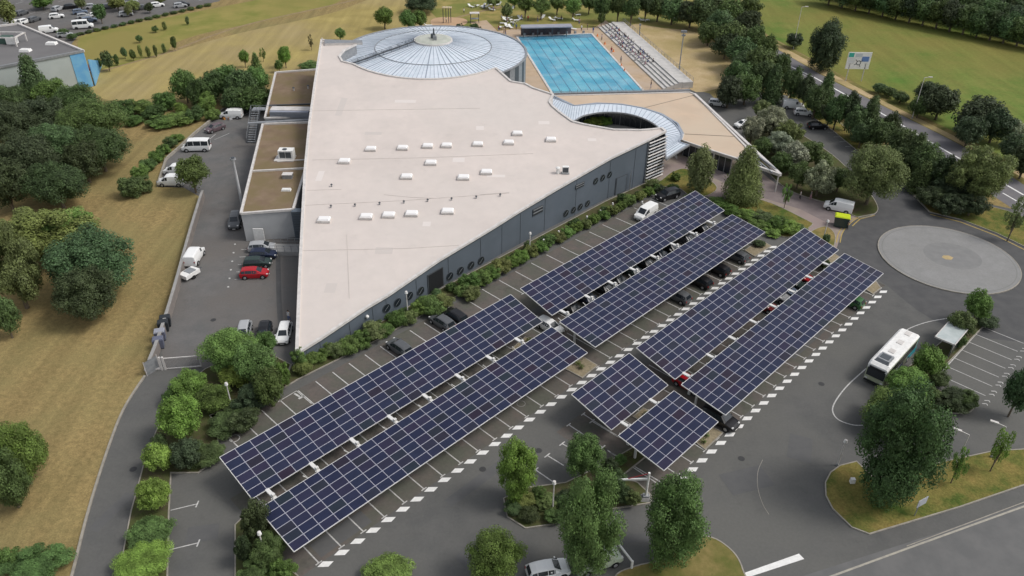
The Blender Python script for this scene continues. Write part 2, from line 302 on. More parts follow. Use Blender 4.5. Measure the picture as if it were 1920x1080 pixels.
# islands
island('grass_island', [(1546, 905), (1556, 886), (1574, 873), (1606, 865), (1634, 893), (1680, 897), (1740, 872), (1860, 846), (1925, 842), (2010, 836), (2015, 885), (1920, 911), (1800, 952), (1700, 982), (1630, 1003), (1596, 990), (1560, 955), (1547, 930)], LAWN, False)
island('grass_island', [(1150, 1085), (1190, 1062), (1250, 1046), (1290, 1010), (1335, 1008), (1375, 1035), (1394, 1070), (1396, 1110), (1300, 1180), (1150, 1160)], DRYLAWN)
island('planting_bed', [(943, 935), (950, 970), (985, 992), (1035, 985), (1110, 962), (1222, 944), (1222, 930), (1196, 905), (1165, 895), (1236, 838), (1215, 822), (1130, 872), (1060, 905), (985, 915)], SOIL, False)
for nm, q in (('a', [(1058, 692), (1093, 669), (1121, 686), (1092, 710)]), ('b', [(1298, 826), (1332, 799), (1357, 812), (1322, 845)]), ('c', [(958, 655), (985, 632), (1008, 645), (980, 668)]),
              ('d', [(1622, 543), (1642, 527), (1652, 541), (1637, 553)]), ('e', [(1186, 782), (1206, 765), (1228, 777), (1207, 795)]), ('f', [(1395, 470), (1425, 450), (1447, 462), (1415, 482)]), ('g', [(1530, 488), (1555, 470), (1575, 483), (1552, 502)]),
              ('h', [(470, 968), (500, 946), (530, 1000), (522, 1016), (492, 1020)])):
    island('gravel_bed', q, GRAV if nm != 'h' else SOIL, False)
island('hedge_bed', [(546, 684), (700, 612), (830, 540), (1000, 450), (1135, 378), (1212, 343), (1226, 352), (1180, 375), (1100, 420), (940, 512), (850, 560), (700, 642), (560, 712), (410, 803), (392, 780), (500, 735), (540, 700)], SOIL, False)
island('hedge_bed', [(385, 692), (480, 650), (546, 684), (540, 702), (498, 737), (410, 808), (410, 860), (372, 888), (322, 888), (318, 960), (315, 1100), (218, 1100), (245, 960), (272, 860), (318, 745)], SOIL, False)
island('planting_bed', [(440, 985), (465, 960), (500, 1030), (560, 1080), (560, 1200), (440, 1200)], SOIL, False)
island('entrance_lawn', [(1216, 352), (1240, 338), (1262, 322), (1290, 318), (1340, 345), (1338, 362), (1300, 372), (1268, 352)], LAWN)
island('entrance_lawn', [(1345, 385), (1365, 372), (1430, 376), (1510, 412), (1522, 424), (1478, 446), (1432, 430), (1370, 402)], LAWN)
island('gravel_bed', [(1515, 442), (1545, 425), (1566, 440), (1562, 468), (1545, 476)], DRYLAWN)
island('grass_verge', [(1742, 398), (1800, 412), (1868, 438), (1918, 462), (1990, 500), (2040, 480), (1960, 425), (1890, 396), (1800, 372), (1700, 322), (1600, 250), (1520, 190), (1480, 175), (1475, 188), (1560, 245), (1640, 310), (1700, 355)], LAWN, False)
island('planting_bed', [(1395, 250), (1425, 215), (1480, 240), (1560, 290), (1620, 350), (1645, 385), (1640, 402), (1608, 408), (1560, 385), (1475, 355), (1420, 300)], SOIL)
island('bus_stop_island', [(1668, 715), (1735, 665), (1800, 612), (1832, 596), (1852, 602), (1818, 640), (1770, 690), (1745, 722), (1800, 745), (1828, 752), (1815, 775), (1750, 770), (1680, 745)], SOIL)
tag(KB.build('kerb'), kind='structure')
# ------------------------------------------------------------------ markings
mk = MB(); Z = .022
def dirline(s, t0, t1, T=True, w=.13, z=Z):
    strip(mk, [ST(s, t0), ST(s, t1)], w, z, LINE)
    if T: strip(mk, [ST(s - .35, t1), ST(s + .35, t1)], w, z + .004, LINE)
for i in range(14): dirline(23.3 + 2.46 * i, -68.1, -63.2)
for i in range(15): dirline(57.2 + 3.42 * i if i < 12 else 97.5 + 2.4 * (i - 11), -68.5, -63.6)
for i in range(33): dirline(21.05 + 2.58 * i, -53, -45.6)
for i in range(33): dirline(21.05 + 2.58 * i, -53.6, -58.6, False)
for i in range(46): 
    c = 21.4 + 1.86 * i; 
    mk.face([ST(c - .72, -45.32, Z), ST(c + .02, -45.48, Z), ST(c + .75, -44.78, Z), ST(c + .05, -44.62, Z)], WHITE)
for i in range(22): dirline(51.9 + 2.56 * i, -35.2, -28.0)
for i in range(22): dirline(51.9 + 2.56 * i, -35.6, -41.3, i < 2)
for i in range(28):
    c = 54.3 + 1.88 * i
    mk.face([ST(c - .72, -27.65, Z), ST(c + .02, -27.8, Z), ST(c + .75, -27.1, Z), ST(c + .05, -26.95, Z)], WHITE)
def pxl(px, w=.13, mt=LINE, sm=False, z=Z, b=None):
    P = W(px); P = smooth(P, 6, False) if sm else P; strip(b or mk, P, w, z, mt)
for q in ([(1026, 854), (1057, 873)], [(1004, 881), (1056, 917)], [(1054, 832), (1090, 853)], [(1082, 812), (1120, 834)], [(1110, 790), (1160, 820)], [(1130, 839), (1156, 855)], [(1180, 869), (1242, 906)]):
    pxl(q); P = G(*q[0]); s, t = toST(P); strip(mk, [ST(s - .45, t), ST(s + .45, t)], .14, Z + .004, LINE)
for q, top in (([(320, 957), (370, 945)], 1), ([(318, 1031), (372, 1018)], 1)):
    pxl(q, .11); P = G(*q[1]); strip(mk, [(P.x, P.y - .45), (P.x, P.y + .4)], .14, Z + .004, LINE)
pxl([(521, 754), (556, 733), (584, 757)], .1); pxl([(570, 742), (560, 748)], .3); pxl([(552, 738), (562, 744)], .25)
c0 = G(440, 822); strip(mk, [(c0.x + .55 * cos(2 * pi * i / 20), c0.y + .55 * sin(2 * pi * i / 20)) for i in range(21)], .1, Z, LINE)
c0 = G(977, 757); strip(mk, [(c0.x + .5 * cos(2 * pi * i / 20), c0.y + .5 * sin(2 * pi * i / 20)) for i in range(21)], .06, Z, CONC)
for i in range(7): strip(mk, [ST(91.6 + 2.45 * i, -14.5), ST(91.6 + 2.45 * i, -9.1)], .1, Z, LINE)
strip(mk, [ST(90, -14.6), ST(106.5, -14.2)], .12, Z + .004, LINE)
for i in range(21):
    s = 89.8 + .80 * i; 
    if i % 3 == 2: continue
    strip(mk, [ST(s, -8.9), ST(s + .35, -8.5), ST(s + .1, -8.3)], .11, Z, LINE)
pxl([(1812, 592), (1770, 598), (1735, 605), (1705, 616), (1692, 626)], .12, LINE, True)
pxl([(1624, 691), (1590, 722), (1568, 750), (1561, 770), (1572, 787), (1600, 797), (1625, 797)], .14, LINE, True)
pxl([(1430, 862), (1421, 885), (1421, 915), (1430, 945), (1442, 965)], .05, KERB, True)
pxl([(1490, 1106), (1700, 1029), (1930, 946)], .2, mat('cream_line', (.42, .39, .32), .8, (.33, .31, .27), 2)); pxl([(1700, 1024), (1930, 938)], .1, KERB)
mk.face([tuple(p) for p in [G(1396, 1074, Z), G(1398, 1084, Z), G(1508, 1048, Z), G(1498, 1038, Z)]], WHITE)
pxl([(1435, 380), (1453, 386)], .5, WHITE, z=.026)
for dx in (0, 7): pxl([(1568 + dx, 455), (1572 + dx, 438), (1582 + dx, 424), (1600 + dx, 410), (1640, 402 - dx * .3)], .16, YELL, True, z=.026)
pxl([(1744, 402), (1800, 416), (1868, 442), (1918, 467), (1990, 505)], .22, YELL, z=.026); pxl([(1640, 404), (1612, 411), (1598, 424)], .18, YELL, z=.026)
pxl([(1474, 121), (1530, 147), (1600, 186)], .45, WHITE, z=.03)
pxl([(1492, 133), (1510, 142)], .3, LINE, z=.03); pxl([(1650, 211), (1700, 240), (1770, 281), (1880, 343), (1930, 372)], .4, WHITE, z=.03)
pxl([(1880, 362), (1925, 388)], .3, WHITE, z=.03)
for i in range(8): pxl([(1700 + i * 8 - i * 3, 346 + i * 6), (1738 + i * 4 - 8, 346 + i * 6)], .08, LINE)
for i in range(8): pxl([(1552 + i * 11, 248 + i * 9), (1592 + i * 8, 247 + i * 9)], .1, LINE)
for i in range(5): pxl([(452 - i * 3, 468 + i * 14), (505 - i * 2, 466 + i * 14)], .1, LINE, z=.018)
pxl([(440, 283 + 60), (400, 260)], .12, LINE, z=.018) if 0 else None
pxl([(392, 262), (404, 252)], .12, LINE, z=.018); pxl([(446, 222), (478, 205)], .12, LINE, z=.018); pxl([(402, 262), (430, 250)], .1, LINE, z=.018)
for i in range(6): pxl([(440 - i * 2.5, 497 + i * 16 - 40), (441 - i * 2.5, 499 + i * 16 - 40)], .25, LINE, z=.018)
for i in range(26):
    u = random.uniform(-20, 380); v = random.uniform(-5, 50); pxl([(u, v), (u + 14, v - 4)], .12, LINE, z=.016) if v < 52 - u * .12 else None
tag(mk.build('road_marking'), kind='structure')
bs = MB()  # long darker drainage channel and repair patches in the yard
strip(bs, W([(521, 470), (523, 560), (527, 620)]), .7, .014, ASPHD); 
for (u, v, l, w_, a) in [(640, 1000, 6, 2, .8), (900, 900, 9, 1.2, .8), (1400, 900, 5, 3, .3), (1180, 1010, 7, 1.0, .1), (1520, 640, 10, .6, .8), (1500, 840, 4, 2.5, 1.2), (380, 1000, 3, 2, .2), (210, 960, 5, 1.2, 1.2), (1600, 560, 3, 3, .5), (880, 1040, 2.4, 1.6, .8)]:
    P = G(u, v); X = Vector((cos(a), sin(a), 0)) * l / 2; Y = Vector((-sin(a), cos(a), 0)) * w_ / 2; bs.face([tuple((P + q) + Vector((0, 0, .017))) for q in (-X - Y, X - Y, X + Y, -X + Y)], mat('repair_tarmac', (.108, .108, .107), .9, (.118, .117, .115), 1.2, 6))
for (u, v) in [(905, 880), (560, 1000), (1390, 860), (250, 880), (1540, 720), (1250, 1000), (400, 600), (1010, 845)]:
    P = G(u, v); bs.poly([(P.x + .38 * cos(k * .524), P.y + .38 * sin(k * .524), .021) for k in range(12)], mat('iron_cover', (.05, .05, .05), .6))
mp = MB(); TRK = mat('trodden_earth', (.30, .225, .125), .95, (.24, .175, .09), .8, 6)
for q, w_ in (([(132, 152), (200, 131), (270, 111), (335, 93)], .8), ([(335, 91), (400, 66), (480, 42), (640, 6), (700, -10)], 1.1), ([(655, 118), (700, 92), (760, 64), (860, 32), (960, 8), (1060, -14)], 1.0), ([(860, 60), (800, 74), (740, 92)], .8)): strip(mp, smooth(W(q), 6, False), w_, .017, TRK)
tag(mp.build('footpath'), kind='structure')
tag(bs.build('yard_channel'), kind='structure')
b = MB(); P = smooth(W([(272, 705), (232, 768), (200, 850), (165, 962), (135, 1080), (90, 1240)]), 5, False)
for a, c in zip(P[:-1], P[1:]): b.bar((a.x, a.y, .07), (c.x, c.y, .07), .25, .16, KERB)
tag(b.build('kerb'), kind='structure')
b = MB()
for q in ([(1742, 398), (1700, 352), (1640, 305)], [(1608, 408), (1640, 402)]):
    P = smooth(W(q), 4, False)
    for a, c in zip(P[:-1], P[1:]): b.bar((a.x, a.y, .07), (c.x, c.y, .07), .2, .16, KERB)
tag(b.build('kerb'), kind='structure')
#@@PART2
# ------------------------------------------------------------------ main sports hall
A0 = Vector((-18.46, 84.9, 0)); A1 = Vector((24.2, 129.8, 0)); FD = (A1 - A0).normalized(); FN = Vector((FD.y, -FD.x, 0))   # facade runs south-west to north-east, FN points outward
def FP(u, v, off=0.0): return RP(u, v, A0 + FN * off, FN)
def ROOFZ(x, y): return 3.5 + .108 * (y - 84.7)
RN = Vector((0, -.108, 1)).normalized(); RP0 = Vector((0, 84.7, 3.5))
def RF(u, v): return RP(u, v, RP0, RN)
hall = empty('sports_hall', (0, 120, 0), 0, 'large grey sports hall with a cream sloping roof and shallow glass dome', 'sports hall')
HL = Vector((0, 120, 0))
def part(b, name, parent=None, smooth=False, label=None):
    o = b.build(name, None, smooth); par = parent or hall; o.parent = par
    o.matrix_parent_inverse = Matrix.Translation(-Vector(par.location)) if par.parent is None else Matrix()
    if par.parent is None: o.matrix_parent_inverse = Matrix.Identity(4); o.location = -Vector(par.location)
    if label: o['label'] = label
    return o
# roof outline along the facade: where the sloping roof plane meets the facade plane
def fac(u, vb):  # point on the facade base line at picture column u
    return FP(u, vb)
top_px = [(560, 661), (600, 636), (687, 577.5), (727, 554), (822, 489), (917, 432), (968, 400), (1040, 357), (1143, 298), (1216, 263), (1248, 247)]
TOP = [RF(u, v) for u, v in top_px]
_U_ = [q[0] for q in top_px]
def FPW(u, v):
    """point, direction and outward normal on the facade segment behind picture column u"""
    i = max(0, min(len(TOP) - 2, sum(1 for x in _U_ if x <= u) - 1)); a = Vector((TOP[i].x, TOP[i].y, 0)); c = Vector((TOP[i + 1].x, TOP[i + 1].y, 0)); d = (c - a).normalized(); n = Vector((d.y, -d.x, 0))
    return RP(u, v, a, n), d, n
DOME_Z = 10.2
dn = G(812, 154, DOME_Z); xl = G(637, 117, DOME_Z); xr = G(984, 127, DOME_Z)
DR = 20.4; DC = Vector((dn.x - 1.7, dn.y + DR, DOME_Z))
cy_px = [(1240, 241), (1222, 243.5), (1200, 245), (1150, 244), (1110, 237), (1090, 233), (1073, 228.5), (1050, 212), (1036, 200), (1030, 192), (1034, 184), (1037, 178)]
CYR = [RF(u, v) for u, v in cy_px]
de_px = [(1000, 166), (985, 158), (958, 153.5)]
DE = [RF(u, v) for u, v in de_px]
ang0 = atan2(DE[-1].y - DC.y, DE[-1].x - DC.x)
LW = [RF(u, v) for u, v in [(655, 126), (642, 116), (636, 106), (645, 95), (668, 84)]]
ang1 = atan2(LW[0].y - DC.y, LW[0].x - DC.x)
if ang1 > 0: ang1 -= 2 * pi
arc = [Vector((DC.x + (DR + .25) * cos(ang0 + (ang1 - ang0) * i / 14), DC.y + (DR + .25) * sin(ang0 + (ang1 - ang0) * i / 14), 0)) for i in range(15)]
arc = [Vector((DC.x + (DR + .25) * cos(a), DC.y + (DR + .25) * sin(a), 0)) for a in [radians(-47) + (radians(-137) - radians(-47)) * i / 14 for i in range(15)]]
NWc = RF(603, 75)
WEST = [RF(u, v) for u, v in [(603, 75), (590, 160), (580, 235), (572, 320), (568, 400), (562, 520), (557, 661)]]
outline = [Vector(p) for p in TOP] + CYR + DE + arc + LW[1:] + [RF(640, 82), RF(603, 75)] + WEST[1:]
rb = MB()
def rz(p): return ROOFZ(p[0], p[1])
ROOFPTS = []
for i, p in enumerate(outline):
    ROOFPTS.append(Vector((p.x, p.y, p.z if i < len(TOP) else rz(p))))
rb.poly(ROOFPTS, ROOFM)
part(rb, 'roof')
# roof edge coping, slightly proud all round
ed = MB(); N = len(ROOFPTS)
for i in range(N):
    a, c = ROOFPTS[i], ROOFPTS[(i + 1) % N]
    ed.bar(a + Vector((0, 0, .06)), c + Vector((0, 0, .06)), .42, .34, TRIM if i > 6 or i < len(TOP) else TRIM)
part(ed, 'roof_edge')
wl = MB()
for i in range(N):
    a, c = ROOFPTS[i], ROOFPTS[(i + 1) % N]
    if i >= len(TOP) - 2 and i < len(TOP) - 1: continue
    mt = FACADE if i < len(TOP) - 1 else (TRIM if i < len(TOP) + len(CYR) else METAL)  # unseen courtyard walls coloured pale only to bounce light into the patio
    ins = Vector((0, 0, 0))
    wl.face([(a.x, a.y, -.02), (c.x, c.y, -.02), (c.x, c.y, c.z), (a.x, a.y, a.z)], mt)
tipg = FP(546, 683)
part(wl, 'wall')
# tip of the facade beyond the roof corner
tp = MB(); T0 = TOP[0]; g0 = FPW(547, 682)[0]; g0.z = 0
tp.face([(g0.x, g0.y, 0), (T0.x, T0.y, 0), (T0.x, T0.y, T0.z), (g0.x, g0.y, .55)], FACADE)
gb = g0 - FN * .3; tb = T0 - FN * .3
tp.face([(tb.x, tb.y, 0), (gb.x, gb.y, 0), (gb.x, gb.y, .55), (tb.x, tb.y, T0.z)], FACADE); tp.face([(g0.x, g0.y, .55), (T0.x, T0.y, T0.z), (tb.x, tb.y, T0.z), (gb.x, gb.y, .55)], FACADE)
tp.face([(gb.x, gb.y, 0), (g0.x, g0.y, 0), (g0.x, g0.y, .55), (gb.x, gb.y, .55)], FACADE)
part(tp, 'end_fin')
# dark band under the eaves and panel joints of the cladding
jb = MB()
for i in range(len(TOP) - 2):
    a, c = TOP[i], TOP[i + 1]; jb.bar(a + FN * .04 + Vector((0, 0, -.32)), c + FN * .04 + Vector((0, 0, -.32)), .08, .10, DMETAL)
for k in range(14):
    f = (k + .5) / 14 * (len(TOP) - 2); i = int(f); p = TOP[i].lerp(TOP[i + 1], f - i); hh = p.z - .5; dd = (TOP[i + 1] - TOP[i]); dd.z = 0; dd.normalize(); n_ = Vector((dd.y, -dd.x, 0))
    jb.box(Vector((p.x, p.y, hh / 2)) + n_ * .02, (.04, .04, hh), DMETAL, (dd, n_, Vector((0, 0, 1))))
OPAL = mat('opal_glazing', (.86, .84, .82), .5)
part(jb, 'cladding_joint')
gut = MB(); gut.bar(TOP[1] + FN * .25 + Vector((0, 0, -.02)), TOP[-3] + FN * .25 + Vector((0, 0, -.02)), .1, .1, METAL) if 0 else None
# round windows
for u, v in [(724.5, 577.5), (745, 566.7), (767.5, 554.5), (788.7, 545), (843, 517.5), (863, 507), (883, 497), (901.7, 488), (1061, 399.5), (1075, 393.5), (1087.5, 387.5), (1101.3, 381.3), (1116.7, 339.2), (1129.7, 333), (1142.8, 327.2)]:
    c, FD, FN = FPW(u, v); r = .60 if u < 1000 else .56
    w = MB(); w.tube(c - FN * .05, c + FN * .10, r + .07, r + .06, DMETAL, 20); wo = part(w, 'round_window')
    g = MB(); g.tube(c + FN * .06, c + FN * .115, r, r, GLASSD, 20)
    g.bar(c + FN * .12 + FD * (-r * .7) + Vector((0, 0, -r * .5)), c + FN * .12 + FD * (r * .6) + Vector((0, 0, r * .55)), .03, .06, METAL, FN)
    go = g.build('pane'); go.parent = wo
for (u, v, w_, h_) in [(1086.7, 347.5, 2.2, .8), (1008, 394.5, 2.4, 1.2)]:
    c, FD, FN = FPW(u, v); w = MB(); w.box(c + FN * .05, (w_, .14, h_), DMETAL, (FD, FN, Vector((0, 0, 1)))); wo = part(w, 'louvre_window')
    g = MB()
    for k in range(4): g.box(c + FN * .13 + Vector((0, 0, (k - 1.5) * h_ / 4.4)), (w_ - .25, .04, h_ / 9), METAL if k % 2 else DARK, (FD, FN, Vector((0, 0, 1))))
    go = g.build('slat'); go.parent = wo
for (u, v, w_, h_, mt) in [(816.7, 531, 2.9, 3.1, DARK), (1163, 354, 2.6, 3.2, FACADE)]:
    c, FD, FN = FPW(u, v); c.z = h_ / 2 + .05; w = MB(); w.box(c + FN * .04, (w_ + .3, .12, h_ + .2), DMETAL, (FD, FN, Vector((0, 0, 1)))); wo = part(w, 'door')
    g = MB(); g.box(c + FN * .12, (w_ - .1, .05, h_ - .1), mt, (FD, FN, Vector((0, 0, 1)))); go = g.build('door_leaf'); go.parent = wo
    if mt is FACADE:
        g = MB(); g.box(c + FN * .6 + FD * 1.7, (.08, .08, 3.6), METAL); g.box(c + FN * .4 + FD * 2.1 + Vector((0, 0, .3)), (.08, .08, 4.0), METAL); go = g.build('door_post'); go.parent = wo
c, FD, FN = FPW(686.7, 592.5); w = MB(); w.ball(c + FN * .2, .25, WHITE); part(w, 'wall_lamp')
c, FD, FN = FPW(1005.5, 445); w = MB(); w.box(c + FN * .15, (.45, .25, .6), GREYW, (FD, FN, Vector((0, 0, 1)))); part(w, 'meter_box')
# louvred glazed corner at the east end of the facade
FD = (TOP[-1] - TOP[-2]); FD.z = 0; FD.normalize(); FN = Vector((FD.y, -FD.x, 0)); LA = TOP[-2].copy(); LB = TOP[-1].copy(); LA.z = 0; LB.z = 0; hz = min(TOP[-2].z, TOP[-1].z) - .3
gl = MB(); gl.face([LA, LB, (LB.x, LB.y, hz), (LA.x, LA.y, hz)], GLASSD); part(gl, 'corner_glazing')
fr = MB()
for k in range(4):
    p = LA.lerp(LB, k / 3); fr.box(p + FN * .12 + Vector((0, 0, hz / 2)), (.12, .12, hz), METAL, (FD, FN, Vector((0, 0, 1))))
part(fr, 'corner_frame')
for k in range(13):
    z = .4 + k * (hz - .6) / 12; s = MB(); s.bar(LA + FN * .35 + Vector((0, 0, z)), LB + FN * .35 + Vector((0, 0, z)) + FD * .3, .20, .05, TRIM if k % 2 == 0 else METAL, (Vector((0, 0, 1)) + FN * .8).normalized()); part(s, 'louvre_blade')
LC = LB - FN * 4.5; gl = MB(); gl.face([LB, LC, (LC.x, LC.y, hz), (LB.x, LB.y, hz)], GLASSD); 
for k in range(9): gl.bar(LB + FD * .05 + Vector((0, 0, .7 * k + .4)), LC + FD * .05 + Vector((0, 0, .7 * k + .4)), .08, .08, METAL)
part(gl, 'end_glazing')
# skylights and roof vents
for u, v in [(608, 414), (687, 408), (729, 405), (772, 402.5), (839.5, 398), (646, 304), (695.5, 281), (755, 279), (802, 275.5), (837.5, 274.5), (896, 272), (954, 269), (808, 307), (762.5, 333), (869, 334.5), (912, 324.5), (1033, 263.5), (970, 252)]:
    c = RF(u, v); s = .95 if v > 295 else .9; w = MB(); w.box(c + Vector((0, 0, .16)), (2.05 * s, 1.5 * s, .32), TRIM); wo = part(w, 'skylight')
    g = MB(); g.box(c + Vector((0, 0, .42)), (s * 1.9, 1.35 * s, .2), OPAL, top=.85); go = g.build('skylight_dome'); go.parent = wo
for u, v in [(621, 389.5), (666, 387), (712, 384), (757.5, 381), (802, 378), (847, 375.5), (622, 350), (893, 372), (938, 368)]:
    c = RF(u, v); w = MB(); w.tube(c, c + Vector((0, 0, .35)), .1, .1, METAL, 8); w.tube(c + Vector((0, 0, .35)), c + Vector((0, 0, .5)), .2, .1, DMETAL, 8); part(w, 'roof_vent')
c = RF(1060, 325); w = MB(); w.box(c + Vector((0, 0, .7)), (1.1, .6, 1.1), WHITE); w.box(c + Vector((0, -.31, .7)), (.9, .04, .85), DMETAL); w.box(c + Vector((0, 0, .08)), (1.3, .8, .14), METAL); part(w, 'air_conditioner')
c = RF(1046, 325); w = MB(); w.tube(c, c + Vector((0, 0, .9)), .3, .3, WHITE, 12); w.ball(c + Vector((0, 0, .95)), .42, WHITE, 10, .5); part(w, 'exhaust_cowl')
# roof membrane seams
SEAMR = mat('membrane_seam', (.50, .45, .41), .8)
def rseam(q, w=.08):
    sm_ = MB()
    for a, c in zip(q[:-1], q[1:]):
        a = RF(*a); c = RF(*c); sm_.bar(a + Vector((0, 0, .015)), c + Vector((0, 0, .015)), w, .02, SEAMR)
    part(sm_, 'membrane_seam')
for q in ([(585, 300), (790, 296), (1000, 288)], [(572, 385), (760, 376), (955, 362)], [(580, 208), (700, 206), (900, 203)], [(720, 365), (770, 370), (815, 372)], [(575, 357), (640, 355)], [(900, 365), (955, 361)], [(565, 470), (760, 466), (860, 460)], [(650, 440), (655, 560)]): rseam(q, .07)
R9 = random.Random(3)
for u, v, l, w_ in [(700, 250, 3, 1), (640, 200, 1.2, 7), (860, 300, 2, 1.4), (720, 470, 2.5, 1.5), (620, 540, 1.5, 2), (930, 330, 3, .8), (800, 420, 1.2, 1.2), (1020, 230, 2, 1.2), (600, 330, 1, 3), (900, 240, 1.4, 1.4), (760, 190, 4, 1.2), (1110, 262, 1.5, 1)]:
    pb = MB(); c = RF(u, v); pb.face([(c.x + x, c.y + y, ROOFZ(c.x + x, c.y + y) + .012) for x, y in ((-l / 2, -w_ / 2), (l / 2, -w_ / 2), (l / 2, w_ / 2), (-l / 2, w_ / 2))], mat('roof_patch_pale' if R9.random() < .5 else 'roof_patch_grey', (.70, .64, .60) if R9.random() < .5 else (.575, .52, .48), .8)); part(pb, 'repair_patch')
ap = MB(); P = [RF(609, 86), RF(680, 84), RF(679, 80), RF(609, 78)]; ap.prism([(p.x, p.y) for p in P], lambda x, y: ROOFZ(x, y), lambda x, y: ROOFZ(x, y) + .5, TRIM, METAL); part(ap, 'parapet_ridge')
c = RF(605, 82); w = MB(); w.tube(c, c + Vector((0, 0, 1.3)), .08, .08, TRIM, 6); part(w, 'roof_post')
# glass dome: two conical skirts, ring and opaque cap
dm = MB(); SEG = 64; RAD = [DR, 12.8, 4.2]; ZZ = [DOME_Z - .2, DOME_Z + .95, DOME_Z + 2.25]
def dp(r, z, a): return Vector((DC.x + r * cos(a), DC.y + r * sin(a), z))
for k in range(2):
    for i in range(SEG): a, c = 2 * pi * i / SEG, 2 * pi * (i + 1) / SEG; dm.face([dp(RAD[k], ZZ[k], a), dp(RAD[k], ZZ[k], c), dp(RAD[k + 1], ZZ[k + 1], c), dp(RAD[k + 1], ZZ[k + 1], a)], POLYG)
dome = part(dm, 'dome')
rbm = MB()
for i in range(SEG):
    a = 2 * pi * i / SEG
    for k in range(2): rbm.bar(dp(RAD[k], ZZ[k] + .04, a), dp(RAD[k + 1], ZZ[k + 1] + .04, a), .07 if i % 4 else .20, .06, SEAM)
    for k in range(1):
        a2 = a + pi / SEG; rbm.bar(dp(RAD[0], ZZ[0] + .04, a2), dp(RAD[1], ZZ[1] + .04, a2), .05, .04, SEAM)
o = rbm.build('dome_rib'); o.parent = dome
rg = MB(); rg2 = MB()
for i in range(SEG):
    a, c = 2 * pi * i / SEG, 2 * pi * (i + 1) / SEG
    rg2.bar(dp(RAD[1], ZZ[1] + .08, a), dp(RAD[1], ZZ[1] + .08, c), .13, .08, METAL); rg.bar(dp(RAD[0] + .1, ZZ[0] + .08, a), dp(RAD[0] + .1, ZZ[0] + .08, c), .45, .25, METAL)
o = rg.build('dome_ring'); o.parent = dome; o = rg2.build('dome_ring'); o.parent = dome
CAPM = mat('weathered_cap', (.50, .51, .45), .8, (.42, .44, .38), .8, 6); cp = MB(); cp.tube(dp(0, ZZ[2] - .3, 0), dp(0, ZZ[2] + .35, 0), 4.3, 4.2, TRIM, 32); cp.tube(dp(0, ZZ[2] + .35, 0), dp(0, ZZ[2] + .55, 0), 4.0, 3.0, CAPM, 32)
cp.tube(dp(0, ZZ[2] + .7, 0), dp(0, ZZ[2] + 1.5, 0), .55, .5, DMETAL, 12); cp.tube(dp(.3, ZZ[2] + 1.5, 1), dp(.3, ZZ[2] + 2.6, 1), .18, .12, DMETAL, 8); cp.box(dp(1.4, ZZ[2] + 1.0, -1.2), (.8, .6, .9), METAL)
o = cp.build('dome_cap'); o.parent = dome
a = radians(214); gy = MB(); q0 = dp(DR - .5, ZZ[0] + .6, a); q1 = dp(4.6, ZZ[2] + .6, a); gy.bar(q0, q1, .7, .1, DMETAL); 
for sx in (-.35, .35):
    off = Vector((-sin(a), cos(a), 0)) * sx; gy.bar(q0 + off + Vector((0, 0, .5)), q1 + off + Vector((0, 0, .5)), .06, .06, DMETAL)
    for k in range(9): p = q0.lerp(q1, k / 8) + off; gy.bar(p - Vector((0, 0, .4)), p + Vector((0, 0, .5)), .06, .06, DMETAL, Vector((1, 0, 0)))
o = gy.build('dome_gangway'); o.parent = dome
dw = MB()
for i in range(SEG):
    a, c = 2 * pi * i / SEG, 2 * pi * (i + 1) / SEG; dw.face([dp(DR, 0, a), dp(DR, 0, c), dp(DR, ZZ[0], c), dp(DR, ZZ[0], a)], DMETAL if i % 2 else METAL)
part(dw, 'dome_wall')
lv = MB(); q = [RF(962, 155), RF(1032, 177)]
for k in range(7):
    z = 1.0 + k * .9; lv.bar(Vector((q[0].x + 1, q[0].y + 2.5 - k * .1, z)), Vector((q[1].x, q[1].y + 1.2, z)), .1, .25, METAL)
part(lv, 'pool_side_louvre')
# ------------------------------------------------------------------ entrance wing with crescent glass canopy and patio
WZ = 3.6
wing = empty('entrance_wing', (38, 145, 0), 0, 'low entrance wing with beige flat roof, crescent glass canopy and pointed tip', 'building')
wp = [(1037, 180), (1120, 178), (1293, 173.5), (1302, 177), (1398, 275), (1400, 283), (1383, 298), (1330, 281), (1278, 263), (1281, 252), (1270, 232), (1240, 214), (1205, 203), (1165, 196), (1120, 194), (1077, 199)]
WP = [G(u, v, WZ) for u, v in wp]
b = MB(); b.prism([(p.x, p.y) for p in WP], WZ - .45, WZ, TRIM, WINGR, True); part(b, 'roof', wing)
b = MB()
for i in range(len(WP)):
    a, c = WP[i], WP[(i + 1) % len(WP)]; b.bar(a + Vector((0, 0, .05)), c + Vector((0, 0, .05)), .4 if i != 7 else .25, .22, TRIM if i < 9 else SEAM)
b.bar(G(1037, 172, WZ + .6), G(1293, 167, WZ + .6), .12, .06, METAL); b.bar(G(1037, 176, WZ + .2), G(1293, 170, WZ + .2), .5, .4, METAL)
for k in range(18): p = G(1037, 176, WZ).lerp(G(1293, 170.5, WZ), k / 17); b.box(p + Vector((0, .2, .4)), (.08, .08, .8), METAL)
part(b, 'parapet', wing)
b = MB(); wi = [G(u, v, 0) for u, v in [(1300, 196), (1385, 300)]]; 
IN = [WP[2] + Vector((-1, -1, 0)), WP[3] + Vector((-1, -1, 0)), WP[4] + Vector((-2.2, 1.5, 0)), Vector((WP[6].x - .8, WP[6].y + 1.0, 0)), Vector((WP[8].x + .8, WP[8].y + 1.2, 0)), Vector((WP[10].x + .8, WP[10].y + 1, 0)), Vector((WP[11].x + .5, WP[11].y + 1, 0)), Vector((WP[13].x, WP[13].y + 1, 0)), Vector((WP[15].x, WP[15].y + 1, 0)), Vector((WP[0].x + .5, WP[0].y - 1, 0))]
b.prism([(p.x, p.y) for p in IN], 0, WZ - .46, GLASSD); part(b, 'wall', wing)
